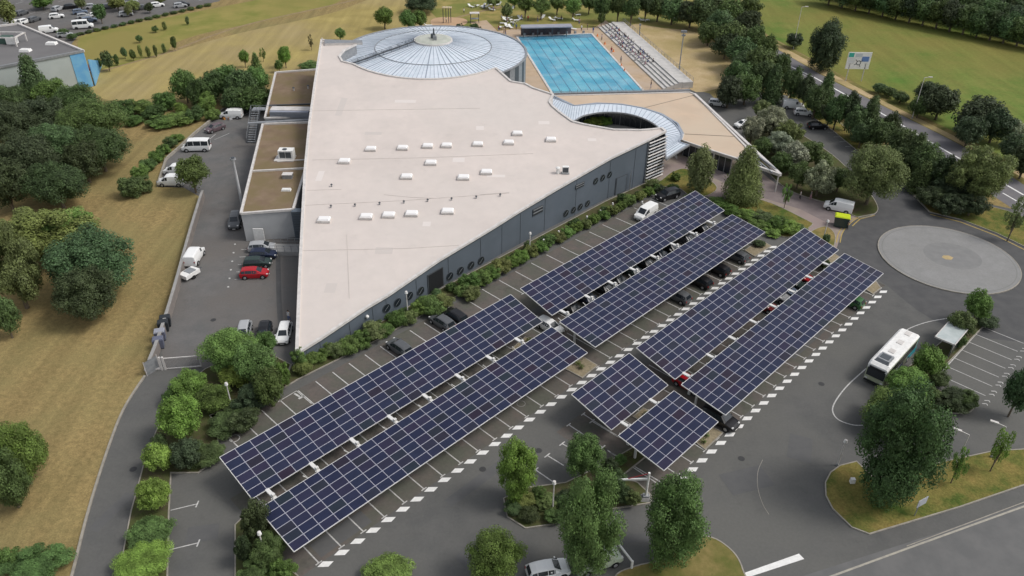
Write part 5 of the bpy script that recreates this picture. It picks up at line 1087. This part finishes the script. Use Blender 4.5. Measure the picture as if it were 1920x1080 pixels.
for k, (u, v) in enumerate([(1001, 62), (1012, 64), (1030, 60), (1048, 61), (1060, 63), (945, 63)]):
    person(G(u, v), random.uniform(0, 6), False, CW[[4, 1, 0, 5, 2, 6][k]], CW[1], '%s-from-left bather standing around the poolside shelter' % ordn([1, 2, 3, 4, 5, 0][k]), 'bathers at the poolside shelter')
BTH = sorted([(908, 18), (925, 22), (940, 38), (951, 44), (962, 50), (968, 56), (935, 58), (948, 66), (978, 38), (990, 40), (1008, 42), (1052, 40), (1086, 46), (1112, 62), (1090, 58), (1146, 100), (1128, 76), (1164, 118), (870, 26), (1196, 30), (1176, 20)])
for k, (u, v) in enumerate(BTH):
    person(G(u, v), random.uniform(0, 6), False, CW[(k * 3) % 7], CW[(k * 2 + 1) % 4], '%s-from-left bather out on the lawn and deck around the pool' % ordn(k), 'bathers around the pool')
# ------------------------------------------------------------------ loungers
ls = MB(); PL = mat('white_plastic', (.75, .75, .72), .5)
lp = empty('sun_lounger', (0, 0, 0)); b = MB(); b.box((0, -.3, .34), (.65, 1.3, .06), PL); b.build('seat', lp); b = MB(); b.bar((0, .35, .36), (0, .95, .75), .62, .05, PL, Vector((0, 0, 1))); b.build('backrest', lp)
for x, y in ((-.26, -.8), (.26, -.8), (-.26, .3), (.26, .3)): b = MB(); b.box((x, y, .16), (.06, .06, .32), PL); b.build('leg', lp)
reg(lp); LG = [(922, 20), (883, 14), (894, 13), (906, 13), (910, 15), (919, 11), (935, 10), (947, 39), (953, 36), (956, 40), (963, 45), (945, 46), (970, 40), (975, 36), (940, 54), (950, 51), (957, 53), (981, 57), (998, 56), (1012, 59), (1032, 58), (1059, 55), (1074, 56), (1017, 35), (1035, 39), (1042, 37), (1048, 37), (1082, 30), (1080, 40), (1131, 28), (1202, 10), (1204, 40), (1211, 40), (1254, 31), (1262, 33), (1266, 36), (1088, 10), (1078, 13), (1000, 12), (1008, 10), (960, 18), (975, 8), (1143, 14), (803, 50), (800, 56)]
LG.sort(key=lambda q: q[0])
for k, (u, v) in enumerate(LG):
    o = lp if k == 0 else copytree(lp); P = G(u, v); o.location = P; o.rotation_euler = (0, 0, random.uniform(0, 6.28)); o.scale = (1.25, 1.25, 1.25)
    tag(o, '%s-from-left white sun lounger on the lawn around the far end of the pool' % ordn(k), 'sun lounger', 'white sun loungers on the lawn')
# ------------------------------------------------------------------ vegetation
def crown_mesh(seed, kind, nleaf, ls_):
    R = random.Random(seed); V = []; Fc = []
    lobes = []
    nb = {'round': 44, 'cone': 38, 'column': 48, 'shrub': 26, 'loose': 46, 'sparse': 14}[kind]
    for i in range(nb):
        if kind == 'cone': z = -.95 + 1.85 * (i + .5) / nb; rr = (1 - (z + 1) / 2) ** .8 * .78 + .04; a = i * 2.4; q = Vector((rr * cos(a) * .75, rr * sin(a) * .75, z)); lr = .16 + rr * .36
        elif kind == 'column': z = -.85 + 1.7 * (i + .5) / nb; rr = sqrt(max(.02, 1 - (z * .95) ** 2)) * R.uniform(.35, .85); a = i * 2.4 + R.uniform(-.5, .5); q = Vector((rr * cos(a), rr * sin(a), z * R.uniform(.9, 1.03))); lr = R.uniform(.17, .34)
        else:
            z = 1 - 2 * (i + .5) / nb; a = i * 2.4 + R.uniform(-.3, .3); s = sqrt(1 - z * z); d = R.uniform(.42, .86); q = Vector((s * cos(a) * d, s * sin(a) * d, (z if z > -.3 else z * .8) * d * R.uniform(.85, 1.1))); lr = R.uniform(.15, .40) * (1.12 - .3 * d) if kind != 'loose' else R.uniform(.12, .27)
            if kind == 'sparse': lr *= .8
        lobes.append((q, lr))
    lobes.append((Vector((0, 0, 0)), .40 if kind in ('round', 'shrub', 'column') else .2))
    # dense inner mass so the crown is not see-through everywhere
    for (c, r) in lobes:
        if kind == 'sparse': continue
        k = len(V); rr = r * .6; 
        phi = (1 + 5 ** .5) / 2; ico = [(-1, phi, 0), (1, phi, 0), (-1, -phi, 0), (1, -phi, 0), (0, -1, phi), (0, 1, phi), (0, -1, -phi), (0, 1, -phi), (phi, 0, -1), (phi, 0, 1), (-phi, 0, -1), (-phi, 0, 1)]
        for p in ico: V.append(tuple(c + Vector(p).normalized() * rr * R.uniform(.75, 1.1)))
        for f in [(0, 11, 5), (0, 5, 1), (0, 1, 7), (0, 7, 10), (0, 10, 11), (1, 5, 9), (5, 11, 4), (11, 10, 2), (10, 7, 6), (7, 1, 8), (3, 9, 4), (3, 4, 2), (3, 2, 6), (3, 6, 8), (3, 8, 9), (4, 9, 5), (2, 4, 11), (6, 2, 10), (8, 6, 7), (9, 8, 1)]: Fc.append(tuple(k + i for i in f))
    W_ = [r * r for _, r in lobes]; tot = sum(W_); n = 0
    while n < nleaf:
        x = R.random() * tot; j = 0
        while x > W_[j]: x -= W_[j]; j += 1
        c, r = lobes[j]; d = Vector((R.gauss(0, 1), R.gauss(0, 1), R.gauss(0, 1) + .25)).normalized(); p = c + d * r * R.uniform(.7, 1.25) 
        if any((p - c2).length < r2 * .72 for i2, (c2, r2) in enumerate(lobes) if i2 != j): 
            if R.random() < .85: n += .34; continue
        nrm = (d + Vector((R.gauss(0, .5), R.gauss(0, .5), R.gauss(0, .5) + .35))).normalized(); t = nrm.orthogonal().normalized(); t = (Matrix.Rotation(R.uniform(0, 6.28), 3, nrm) @ t); b_ = nrm.cross(t); s = ls_ * R.uniform(.6, 1.4)
        k = len(V); V.extend([tuple(p - t * s - b_ * s * .25), tuple(p + b_ * s * -.65), tuple(p + t * s), tuple(p + b_ * s * .65 + nrm * s * .2)]); Fc.append((k, k + 1, k + 2, k + 3)); n += 1
    me = bpy.data.meshes.new('crown'); me.from_pydata(V, [], Fc); me.materials.append(LEAF); me.update(); return me
CROWN = {}
def crown(kind, lod, var):
    key = (kind, lod, var)
    if key not in CROWN: n, ls_ = {'huge': (30000, .024), 'near': (15000, .034), 'mid': (6500, .050), 'far': (2200, .085)}[lod]; CROWN[key] = crown_mesh(hash(kind) % 97 + var * 31 + 5 if False else sum(map(ord, kind)) + var * 31, kind, n if kind != 'sparse' else n // 3, ls_)
    return CROWN[key]
TR = None
def trunk_mesh():
    b = MB(); b.tube((0, 0, -.02), (0, 0, .55), 1, .75, BARK, 8, False); b.tube((0, 0, .55), (.3, .1, 1.0), .75, .3, BARK, 8, False)
    for a in range(5): t = a * 1.256; b.tube((0, 0, .42 + .08 * a), (2.6 * cos(t), 2.6 * sin(t), .75 + .06 * a), .4, .15, BARK, 6, False)
    return b.mesh('trunk')
TR = trunk_mesh()
GREENS = dict(bright=(.120, .195, .044), mid=(.092, .148, .038), dark=(.066, .100, .033), vdark=(.046, .066, .028), olive=(.122, .150, .050), grey=(.190, .212, .125), yellow=(.155, .215, .046), cone=(.130, .168, .060), deep=(.066, .108, .040), brown=(.18, .16, .07))
TREES = []
def T(kind, col, u, v, w, h, where, noun=None, trunk=.14, lod=None, base=None):
    TREES.append((kind, col, u, v, w, h, where, noun, trunk, lod, base))
def place_trees():
    desc = {}
    names = dict(bright='bright green', mid='mid green', dark='dark green', vdark='very dark', olive='olive green', grey='grey-green', yellow='yellow-green', cone='soft green', deep='deep green', brown='brownish')
    shapes = dict(round='round', cone='conical', column='columnar', shrub='bushy', loose='loose', sparse='thin')
    items = []
    for t in TREES:
        kind, col, u, v, w, h, where, noun, trunk, lod, base = t
        nn = noun or ('shrub' if kind == 'shrub' else 'sapling' if kind == 'sparse' else 'tree')
        d = ('%s %s %s' % (names[col], nn, where)) if kind in ('shrub', 'sparse', 'round') else '%s %s %s %s' % (names[col], shapes[kind], nn, where); desc.setdefault(d, []).append(t); items.append((t, d, nn))
    for d in desc: desc[d].sort(key=lambda t: (t[2], t[3]))
    for idx, (t, d, nn) in enumerate(items):
        kind, col, u, v, w, h, where, noun, trunk, lod, base = t
        if kind != 'shrub' and trunk in (.14, .12, .1) and w > 50: trunk = .06
        # solve the position from the crown centre and its apparent size
        zc = 2.0
        for _ in range(12):
            P = G(u, v, zc); dv = P - EYE; depth = dv.dot(_F); ppm = F / depth; r = w / 2 / ppm; el = math.asin(-dv.z / dv.length)
            hh = h / 2 / ppm; q = hh * hh - (r * sin(el)) ** 2; half = sqrt(q) / cos(el) if q > (.35 * r * cos(el)) ** 2 else .35 * r
            tk = trunk * half * 2; zc = tk + half * (1.0 if kind != 'shrub' else .8)
        lod_ = lod or ('huge' if w > 105 else 'near' if w > 62 else 'mid' if w > 24 else 'far')
        i = desc[d].index(t); n = len(desc[d]); lab = d if n == 1 else '%s-from-left %s' % (ordn(i), d)
        o = empty({'tree': 'tree', 'shrub': 'shrub', 'sapling': 'sapling'}.get(nn, nn.replace(' ', '_')), (P.x, P.y, 0), 0, lab, nn if nn in ('tree', 'shrub') else nn, ('%ss %s' % (nn, where)) if n > 1 else None)
        c = link('crown', crown(kind, lod_, idx % 4), o, (0, 0, zc)); c.scale = (r, r * random.uniform(.92, 1.08), half); c.rotation_euler = (0, 0, random.uniform(0, 6.28))
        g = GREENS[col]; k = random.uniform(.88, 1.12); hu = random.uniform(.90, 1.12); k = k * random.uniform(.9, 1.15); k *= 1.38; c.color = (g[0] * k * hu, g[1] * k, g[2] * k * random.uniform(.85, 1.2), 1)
        tr_ = link('trunk', TR, o); rt = max(.05, min(.30, r * .07)); tr_.scale = (rt, rt, max(.3, zc))
rnd = random.Random(11)
# hedge row at the foot of the facade
hx = [(565, 690, 40), (588, 668, 44), (612, 658, 40), (632, 655, 44), (655, 648, 48), (678, 636, 46), (700, 624, 50), (722, 618, 40), (745, 600, 40), (768, 596, 38), (790, 578, 42), (812, 575, 52), (832, 568, 40), (868, 545, 36), (880, 530, 46), (884, 552, 40), (905, 522, 42), (922, 512, 38), (940, 500, 40), (958, 492, 36), (976, 482, 36), (996, 470, 32), (1014, 464, 30), (1030, 452, 30), (1048, 446, 28), (1064, 436, 30), (1080, 428, 28), (1098, 420, 28), (1115, 412, 26), (1132, 404, 26), (1148, 396, 26), (1164, 388, 26), (1180, 376, 28), (1200, 368, 26), (1216, 360, 24), (1232, 352, 22)]
for k, (u, v, w) in enumerate(hx): T('shrub', 'mid' if k % 3 else 'olive', u, v - 1, w, w * .82, 'in the hedge along the facade', trunk=.05)
for k in range(22):
    f = k / 21; u = 575 + f * 610; v = 668 - f * 308 + rnd.uniform(-6, 6); T('shrub', 'dark', u + 10, v + 2, rnd.uniform(20, 30) * (1.1 - .3 * f), rnd.uniform(15, 22), 'low in the hedge along the facade', trunk=.05)
wh = 'by the gate at the lower left'
T('round', 'bright', 430, 655, 112, 95, wh); T('round', 'mid', 478, 680, 80, 90, wh); T('round', 'bright', 352, 722, 70, 60, wh); T('round', 'bright', 336, 782, 88, 92, wh); T('round', 'yellow', 440, 705, 60, 50, wh); T('round', 'mid', 400, 745, 70, 60, wh)
for u, v, w, h, c in [(505, 725, 60, 80, 'dark'), (470, 745, 70, 60, 'vdark'), (430, 790, 80, 50, 'dark'), (385, 850, 80, 55, 'dark'), (350, 850, 60, 60, 'vdark'), (530, 700, 30, 50, 'mid'), (455, 790, 60, 50, 'vdark'), (500, 640, 40, 50, 'mid'), (300, 830, 30, 40, 'dark'), (325, 740, 40, 40, 'mid'), (560, 670, 34, 40, 'mid')]: T('shrub', c, u, v, w, h, 'in the thicket left of the canopies')
wh = 'in the strip along the service road at the bottom'
T('round', 'yellow', 295, 857, 54, 58, wh); T('round', 'yellow', 287, 926, 68, 70, wh); T('round', 'mid', 281, 1000, 92, 70, wh); T('round', 'bright', 266, 1056, 108, 84, wh)
for u, v, w, h, c in [(478, 980, 60, 90, 'vdark'), (505, 1030, 70, 70, 'dark'), (480, 1075, 70, 60, 'deep'), (530, 1070, 50, 50, 'mid'), (455, 1030, 40, 60, 'vdark'), (515, 1085, 60, 40, 'yellow')]: T('shrub', c, u, v, w, h, 'in the dark bed at the near end of the canopies')
wh = 'at the planted island in the lower middle'
T('column', 'bright', 970, 884, 76, 112, wh); T('round', 'mid', 1096, 852, 78, 92, wh); T('column', 'mid', 1104, 985, 122, 186, wh, trunk=.08); T('column', 'mid', 1270, 975, 128, 166, wh, trunk=.08)
T('round', 'mid', 928, 1045, 112, 118, 'at the bottom edge below the canopies'); T('round', 'bright', 730, 1072, 96, 72, 'at the bottom edge below the canopies')
for u, v, w, h, c in [(962, 950, 44, 36, 'dark'), (990, 965, 44, 36, 'vdark'), (1028, 940, 44, 36, 'olive'), (1040, 968, 40, 34, 'dark'), (1060, 935, 46, 40, 'vdark'), (1155, 905, 40, 50, 'dark'), (1170, 925, 40, 40, 'vdark'), (1185, 935, 30, 34, 'olive'), (1140, 875, 36, 40, 'vdark'), (985, 935, 40, 34, 'olive'), (1010, 925, 34, 30, 'mid'), (1165, 862, 22, 22, 'mid')]: T('shrub', c, u, v, w, h, 'on the planted island in the lower middle')
for u, v in [(1083, 683), (1090, 690), (1325, 818), (1320, 830), (992, 640), (1212, 778), (1180, 854), (1165, 860)]: T('sparse', 'olive', u, v - 3, 14, 12, 'in a gravel bed between the canopies', 'shrub', lod='far')
T('round', 'vdark', 1424, 456, 26, 16, 'at the far end of the middle canopies', 'shrub', trunk=.02); T('round', 'vdark', 1548, 496, 22, 20, 'in the gap between the right canopies', 'shrub', trunk=.02); T('round', 'dark', 1550, 447, 16, 18, 'clipped beside the canopy corner', 'shrub', trunk=.02)
# right side
T('column', 'deep', 1688, 838, 158, 218, 'standing alone on the lower right grass island', trunk=.10); T('round', 'mid', 1686, 775, 130, 100, 'just behind the big deep green tree')
wh = 'by the bus shelter'
T('round', 'bright', 1742, 676, 62, 64, wh); T('round', 'bright', 1702, 718, 84, 70, wh); T('round', 'olive', 1802, 606, 50, 58, wh); T('round', 'bright', 1836, 572, 48, 64, wh)
for u, v, w, h, c in [(1850, 602, 44, 28, 'vdark'), (1790, 748, 80, 46, 'vdark'), (1815, 750, 46, 36, 'dark'), (1735, 735, 50, 40, 'dark'), (1760, 710, 40, 34, 'dark'), (1800, 640, 26, 30, 'dark')]: T('shrub', c, u, v, w, h, 'in the bus stop bed')
T('round', 'deep', 1915, 730, 56, 110, 'cut by the right edge beyond the bays', trunk=.05)
T('sparse', 'bright', 1800, 868, 34, 76, 'on the grass right of the big deep green tree', trunk=.1, lod='mid'); T('sparse', 'bright', 1878, 840, 38, 88, 'on the grass right of the big deep green tree', trunk=.1, lod='mid'); T('sparse', 'bright', 1476, 364, 22, 44, 'on the entrance path', lod='mid'); T('sparse', 'olive', 1908, 405, 40, 80, 'at the right edge above the roundabout', lod='mid')
T('column', 'cone', 1314, 318, 54, 82, 'in front of the wing entrance', trunk=.05); T('cone', 'cone', 1398, 325, 78, 100, 'in front of the wing entrance', trunk=.06)
T('shrub', 'mid', 1267, 331, 22, 20, 'clipped in a ball near the louvred corner', trunk=.02)
for k, (u, v, w, h) in enumerate([(1372, 395, 40, 24), (1400, 402, 46, 26), (1430, 408, 50, 28), (1458, 418, 46, 30), (1482, 428, 44, 28), (1502, 430, 34, 20), (1418, 420, 44, 24), (1450, 434, 40, 22), (1300, 370, 40, 20), (1350, 380, 40, 20)]): T('shrub', ['mid', 'bright', 'dark'][k % 3], u, v, w, h, 'in the bed above the right canopies', trunk=.02)
for u, v, w, h, c in [(1225, 345, 30, 22, 'olive'), (1240, 355, 24, 18, 'vdark'), (1262, 352, 26, 16, 'mid')]: T('shrub', c, u, v, w, h, 'below the louvred corner', trunk=.02)
T('shrub', 'yellow', 1112, 230, 44, 24, 'inside the crescent patio', trunk=.02); T('shrub', 'bright', 1132, 226, 34, 22, 'inside the crescent patio', trunk=.02)
wh = 'right of the pointed wing'
for u, v, w, h, c, k in [(1430, 205, 46, 40, 'olive', 'loose'), (1448, 228, 70, 60, 'grey', 'loose'), (1412, 240, 46, 50, 'grey', 'loose'), (1482, 248, 56, 56, 'olive', 'loose'), (1462, 268, 64, 50, 'grey', 'loose'), (1430, 275, 40, 40, 'dark', 'round'), (1492, 292, 60, 60, 'grey', 'loose'), (1520, 285, 50, 50, 'dark', 'round'), (1465, 305, 50, 46, 'dark', 'round'), (1538, 335, 62, 66, 'grey', 'loose'), (1500, 325, 44, 50, 'dark', 'round'), (1545, 300, 40, 40, 'olive', 'loose'), (1575, 335, 50, 46, 'dark', 'round')]: T(k, c, u, v, w, h, wh)
T('round', 'olive', 1642, 322, 112, 122, 'behind the white delivery van', trunk=.06); T('loose', 'olive', 1840, 325, 116, 116, 'above the roundabout')
for u, v, w, h in [(1748, 368, 56, 40), (1785, 382, 60, 44), (1822, 385, 56, 44), (1770, 350, 60, 50), (1800, 350, 70, 60)]: T('shrub', 'vdark', u, v, w, h, 'above the roundabout')
wh = 'in the belt beside the main road'
belt = [(1468, 120, 50, 60), (1455, 150, 56, 70), (1490, 150, 50, 70), (1515, 160, 50, 70), (1535, 180, 56, 66), (1552, 168, 50, 80), (1575, 200, 56, 70), (1598, 195, 56, 80), (1612, 222, 64, 70), (1635, 215, 60, 84), (1655, 245, 66, 70), (1672, 235, 60, 80), (1695, 265, 70, 76), (1722, 282, 70, 80), (1745, 300, 76, 84), (1775, 318, 76, 84), (1700, 290, 60, 60), (1735, 325, 70, 60), (1620, 245, 50, 50), (1560, 205, 46, 50), (1800, 335, 60, 70)]
for k, (u, v, w, h) in enumerate(belt): T(['round', 'cone', 'round', 'loose'][k % 4], ['dark', 'dark', 'deep', 'vdark'][k % 4], u - 3, v + 5, w * .84, h * .92, wh, lod='mid')
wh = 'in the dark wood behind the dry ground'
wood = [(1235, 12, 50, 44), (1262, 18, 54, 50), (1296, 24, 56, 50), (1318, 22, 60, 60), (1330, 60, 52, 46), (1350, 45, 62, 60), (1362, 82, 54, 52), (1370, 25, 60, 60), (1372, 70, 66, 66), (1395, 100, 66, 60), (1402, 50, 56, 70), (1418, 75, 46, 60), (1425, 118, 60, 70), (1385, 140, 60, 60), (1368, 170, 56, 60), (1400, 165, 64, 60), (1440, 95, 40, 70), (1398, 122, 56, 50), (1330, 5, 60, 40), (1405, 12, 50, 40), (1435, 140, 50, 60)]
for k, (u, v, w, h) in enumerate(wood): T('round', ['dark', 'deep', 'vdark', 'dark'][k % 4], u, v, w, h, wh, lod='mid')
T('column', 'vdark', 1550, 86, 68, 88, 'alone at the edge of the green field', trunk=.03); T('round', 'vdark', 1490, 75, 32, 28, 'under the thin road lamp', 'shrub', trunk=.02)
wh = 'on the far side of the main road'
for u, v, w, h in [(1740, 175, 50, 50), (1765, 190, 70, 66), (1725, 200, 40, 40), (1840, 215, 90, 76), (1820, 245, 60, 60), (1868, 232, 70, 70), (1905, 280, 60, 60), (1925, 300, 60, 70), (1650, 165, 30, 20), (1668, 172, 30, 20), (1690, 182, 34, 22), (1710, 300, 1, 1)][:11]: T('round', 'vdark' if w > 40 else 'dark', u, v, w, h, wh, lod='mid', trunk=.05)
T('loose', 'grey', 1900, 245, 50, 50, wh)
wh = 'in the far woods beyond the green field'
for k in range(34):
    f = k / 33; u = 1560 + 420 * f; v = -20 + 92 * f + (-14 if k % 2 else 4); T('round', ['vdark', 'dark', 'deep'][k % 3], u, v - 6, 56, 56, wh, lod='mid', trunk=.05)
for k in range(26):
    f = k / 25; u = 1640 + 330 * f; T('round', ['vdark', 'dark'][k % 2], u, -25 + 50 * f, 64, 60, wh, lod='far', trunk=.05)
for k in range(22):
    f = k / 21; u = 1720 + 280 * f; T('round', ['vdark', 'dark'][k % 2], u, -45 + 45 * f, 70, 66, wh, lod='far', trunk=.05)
wh = 'on the bathing lawn'
for u, v, w, h, c in [(985, 6, 36, 36, 'mid'), (1015, 10, 34, 36, 'mid'), (1045, 4, 36, 32, 'mid'), (1075, 10, 36, 36, 'bright'), (1105, 4, 34, 30, 'dark'), (1130, 12, 36, 40, 'dark'), (1160, 8, 36, 44, 'dark'), (1185, 14, 36, 44, 'dark'), (1212, 6, 40, 44, 'vdark'), (950, 18, 24, 32, 'olive'), (1128, 34, 16, 22, 'dark'), (925, 2, 30, 20, 'olive'), (965, 0, 30, 20, 'mid')]: T('loose' if c in ('mid', 'olive') else 'round', c, u, v, w, h, wh, trunk=.25)
for k, (u, v) in enumerate([(848, 60), (856, 55), (866, 57), (876, 55), (886, 58), (897, 56), (905, 62), (912, 65), (890, 50), (862, 50)]): T('shrub', 'vdark' if k % 2 else 'dark', u, v, 18, 13, 'round the curved maroon wall', trunk=.02, lod='far')
wh = 'in the meadow beyond the hall'
T('round', 'mid', 720, 30, 36, 38, wh); T('round', 'mid', 765, 36, 34, 36, wh, trunk=.3); T('round', 'bright', 788, 34, 30, 34, wh, trunk=.3); T('round', 'vdark', 790, 6, 66, 34, wh); T('round', 'mid', 637, 62, 20, 22, wh); T('sparse', 'brown', 582, 76, 12, 28, wh, lod='far')
T('round', 'bright', 533, 103, 25, 38, wh, lod='mid'); T('round', 'mid', 522, 122, 16, 22, wh); T('round', 'bright', 457, 106, 20, 28, wh, trunk=.25); T('sparse', 'mid', 492, 100, 14, 24, wh, lod='far'); T('shrub', 'mid', 580, 124, 46, 14, wh, trunk=.02); T('cone', 'mid', 480, 120, 24, 40, wh)
wh = 'in the thicket at the top of the yard'
for u, v, w, h, c in [(345, 158, 50, 66, 'mid'), (372, 172, 50, 60, 'dark'), (398, 160, 56, 60, 'dark'), (425, 150, 60, 60, 'mid'), (452, 158, 66, 66, 'deep'), (480, 150, 50, 60, 'mid'), (470, 185, 66, 50, 'dark'), (440, 185, 60, 50, 'dark'), (388, 195, 40, 40, 'bright'), (340, 202, 28, 22, 'yellow'), (310, 190, 46, 40, 'mid'), (262, 200, 56, 34, 'mid'), (230, 205, 50, 40, 'dark'), (288, 212, 50, 30, 'dark'), (340, 222, 60, 26, 'mid'), (300, 228, 60, 22, 'mid'), (365, 215, 40, 30, 'dark'), (250, 225, 40, 24, 'mid'), (400, 215, 30, 24, 'mid'), (495, 180, 30, 40, 'dark')]: T('shrub' if h < 45 else 'round', c, u, v, w, h, wh, lod='mid', trunk=.04)
wh = 'in the big wood at the left edge'
big = [(60, 150, 60, 90, 'cone', 'dark'), (22, 185, 70, 60, 'round', 'dark'), (95, 175, 70, 60, 'round', 'mid'), (125, 135, 36, 46, 'cone', 'mid'), (95, 130, 22, 50, 'cone', 'dark'), (140, 185, 80, 60, 'round', 'deep'), (20, 235, 110, 90, 'round', 'vdark'), (75, 220, 100, 80, 'round', 'vdark'), (165, 225, 120, 90, 'round', 'dark'), (185, 275, 110, 90, 'round', 'dark'), (110, 275, 110, 100, 'round', 'deep'), (50, 300, 120, 110, 'round', 'vdark'), (5, 340, 90, 110, 'round', 'vdark'), (105, 345, 110, 90, 'round', 'vdark'), (155, 300, 80, 80, 'round', 'vdark')]
for u, v, w, h, k, c in big: T(k, c, u, v, w, h, wh, trunk=.08)
T('loose', 'olive', 70, 440, 200, 130, 'below the big wood at the left', trunk=.12); T('loose', 'olive', 20, 500, 120, 160, 'below the big wood at the left', trunk=.12); T('loose', 'bright', 130, 430, 100, 90, 'below the big wood at the left', trunk=.12)
T('round', 'deep', 165, 490, 160, 130, 'over the dry meadow, its dark twin below it', trunk=.08); T('round', 'vdark', 160, 550, 120, 110, 'over the dry meadow under its larger twin', trunk=.04); T('round', 'dark', 5, 590, 50, 90, 'cut by the left edge halfway down', trunk=.05)
T('shrub', 'mid', 28, 845, 120, 150, 'at the left edge of the dry meadow'); T('shrub', 'dark', 10, 900, 80, 120, 'low at the left edge of the dry meadow'); T('shrub', 'mid', 60, 1066, 130, 60, 'in the bottom left corner'); T('shrub', 'mid', 10, 1050, 60, 50, 'in the bottom left corner')
T('round', 'dark', 358, 320, 62, 62, 'over the two white vans', trunk=.25)
for u, v, w, h, c in [(245, 352, 50, 46, 'dark'), (270, 345, 34, 36, 'dark'), (262, 325, 36, 32, 'mid'), (278, 308, 34, 28, 'mid'), (292, 294, 32, 26, 'mid'), (306, 280, 30, 24, 'mid'), (320, 268, 28, 22, 'dark'), (333, 258, 26, 18, 'mid')]: T('shrub', c, u, v, w, h, 'in the scrub row across the meadow', trunk=.02)
wh = 'in the young row beside the far meadow path'
for u, v, w, h in [(200, 112, 22, 36), (185, 118, 14, 20), (218, 112, 10, 18), (232, 98, 12, 20), (248, 102, 12, 20), (262, 95, 8, 22), (277, 97, 9, 18), (291, 95, 8, 20), (307, 90, 8, 16), (325, 80, 12, 26), (260, 72, 13, 14), (290, 54, 13, 12), (308, 48, 9, 14), (351, 38, 8, 14)]: T('round' if w > 11 else 'column', 'dark' if w > 9 else 'olive', u, v, w, h, wh, 'sapling', lod='far', trunk=.1)
wh = 'in the far car park'
for u, v, w, h, c in [(10, 20, 40, 50, 'olive'), (78, 4, 36, 22, 'mid'), (186, 22, 26, 34, 'deep'), (218, 4, 36, 26, 'olive'), (248, 10, 26, 22, 'olive'), (240, 18, 16, 20, 'olive'), (279, 13, 18, 18, 'vdark'), (118, 60, 22, 14, 'deep'), (135, 68, 22, 12, 'dark'), (150, 5, 20, 22, 'olive'), (300, -4, 24, 20, 'olive')]: T('round', c, u, v, w, h, wh, lod='far')
for k in range(16): T('shrub', 'dark', 150 + k * 16, 63 - k * 3.6, 16, 6, 'in the low hedge edging the far car park', trunk=.02, lod='far')
place_trees()
# ------------------------------------------------------------------ camera, light, sky
cam = bpy.data.cameras.new('camera'); co = bpy.data.objects.new('camera', cam); COL.objects.link(co)
cam.sensor_width = 36; cam.lens = F / 1920 * 36; cam.clip_end = 4000; cam.clip_start = .5
M = Matrix((( _R.x, _U.x, -_F.x), (_R.y, _U.y, -_F.y), (_R.z, _U.z, -_F.z))).to_4x4(); M.translation = EYE; co.matrix_world = M; SC.camera = co
w = bpy.data.worlds.new('World'); SC.world = w; w.use_nodes = True; nt = w.node_tree; bg = nt.nodes['Background']
SUN_EL, SUN_AZ = radians(52), radians(95)   # azimuth measured from +y towards +x
sky = nt.nodes.new('ShaderNodeTexSky'); sky.sky_type = 'NISHITA'; sky.sun_disc = False; sky.sun_elevation = SUN_EL; sky.sun_rotation = SUN_AZ; sky.air_density = 1.0; sky.dust_density = 3.0; sky.ozone_density = 1.0
hs = nt.nodes.new('ShaderNodeHueSaturation'); hs.inputs['Saturation'].default_value = .35; nt.links.new(sky.outputs[0], hs.inputs['Color']); nt.links.new(hs.outputs[0], bg.inputs[0]); bg.inputs[1].default_value = .13
sl = bpy.data.lights.new('sun', 'SUN'); so = bpy.data.objects.new('sun', sl); COL.objects.link(so); sl.energy = 1.15; sl.angle = radians(16); sl.color = (1, .965, .92)
d = Vector((sin(SUN_AZ) * cos(SUN_EL), cos(SUN_AZ) * cos(SUN_EL), sin(SUN_EL))); so.rotation_euler = (-d).to_track_quat('-Z', 'Y').to_euler(); so.location = (0, 0, 120)
SC.view_settings.view_transform = 'Standard'; SC.view_settings.look = 'None'; SC.view_settings.exposure = 0.28; SC.view_settings.gamma = 1
SC.render.engine = 'CYCLES'
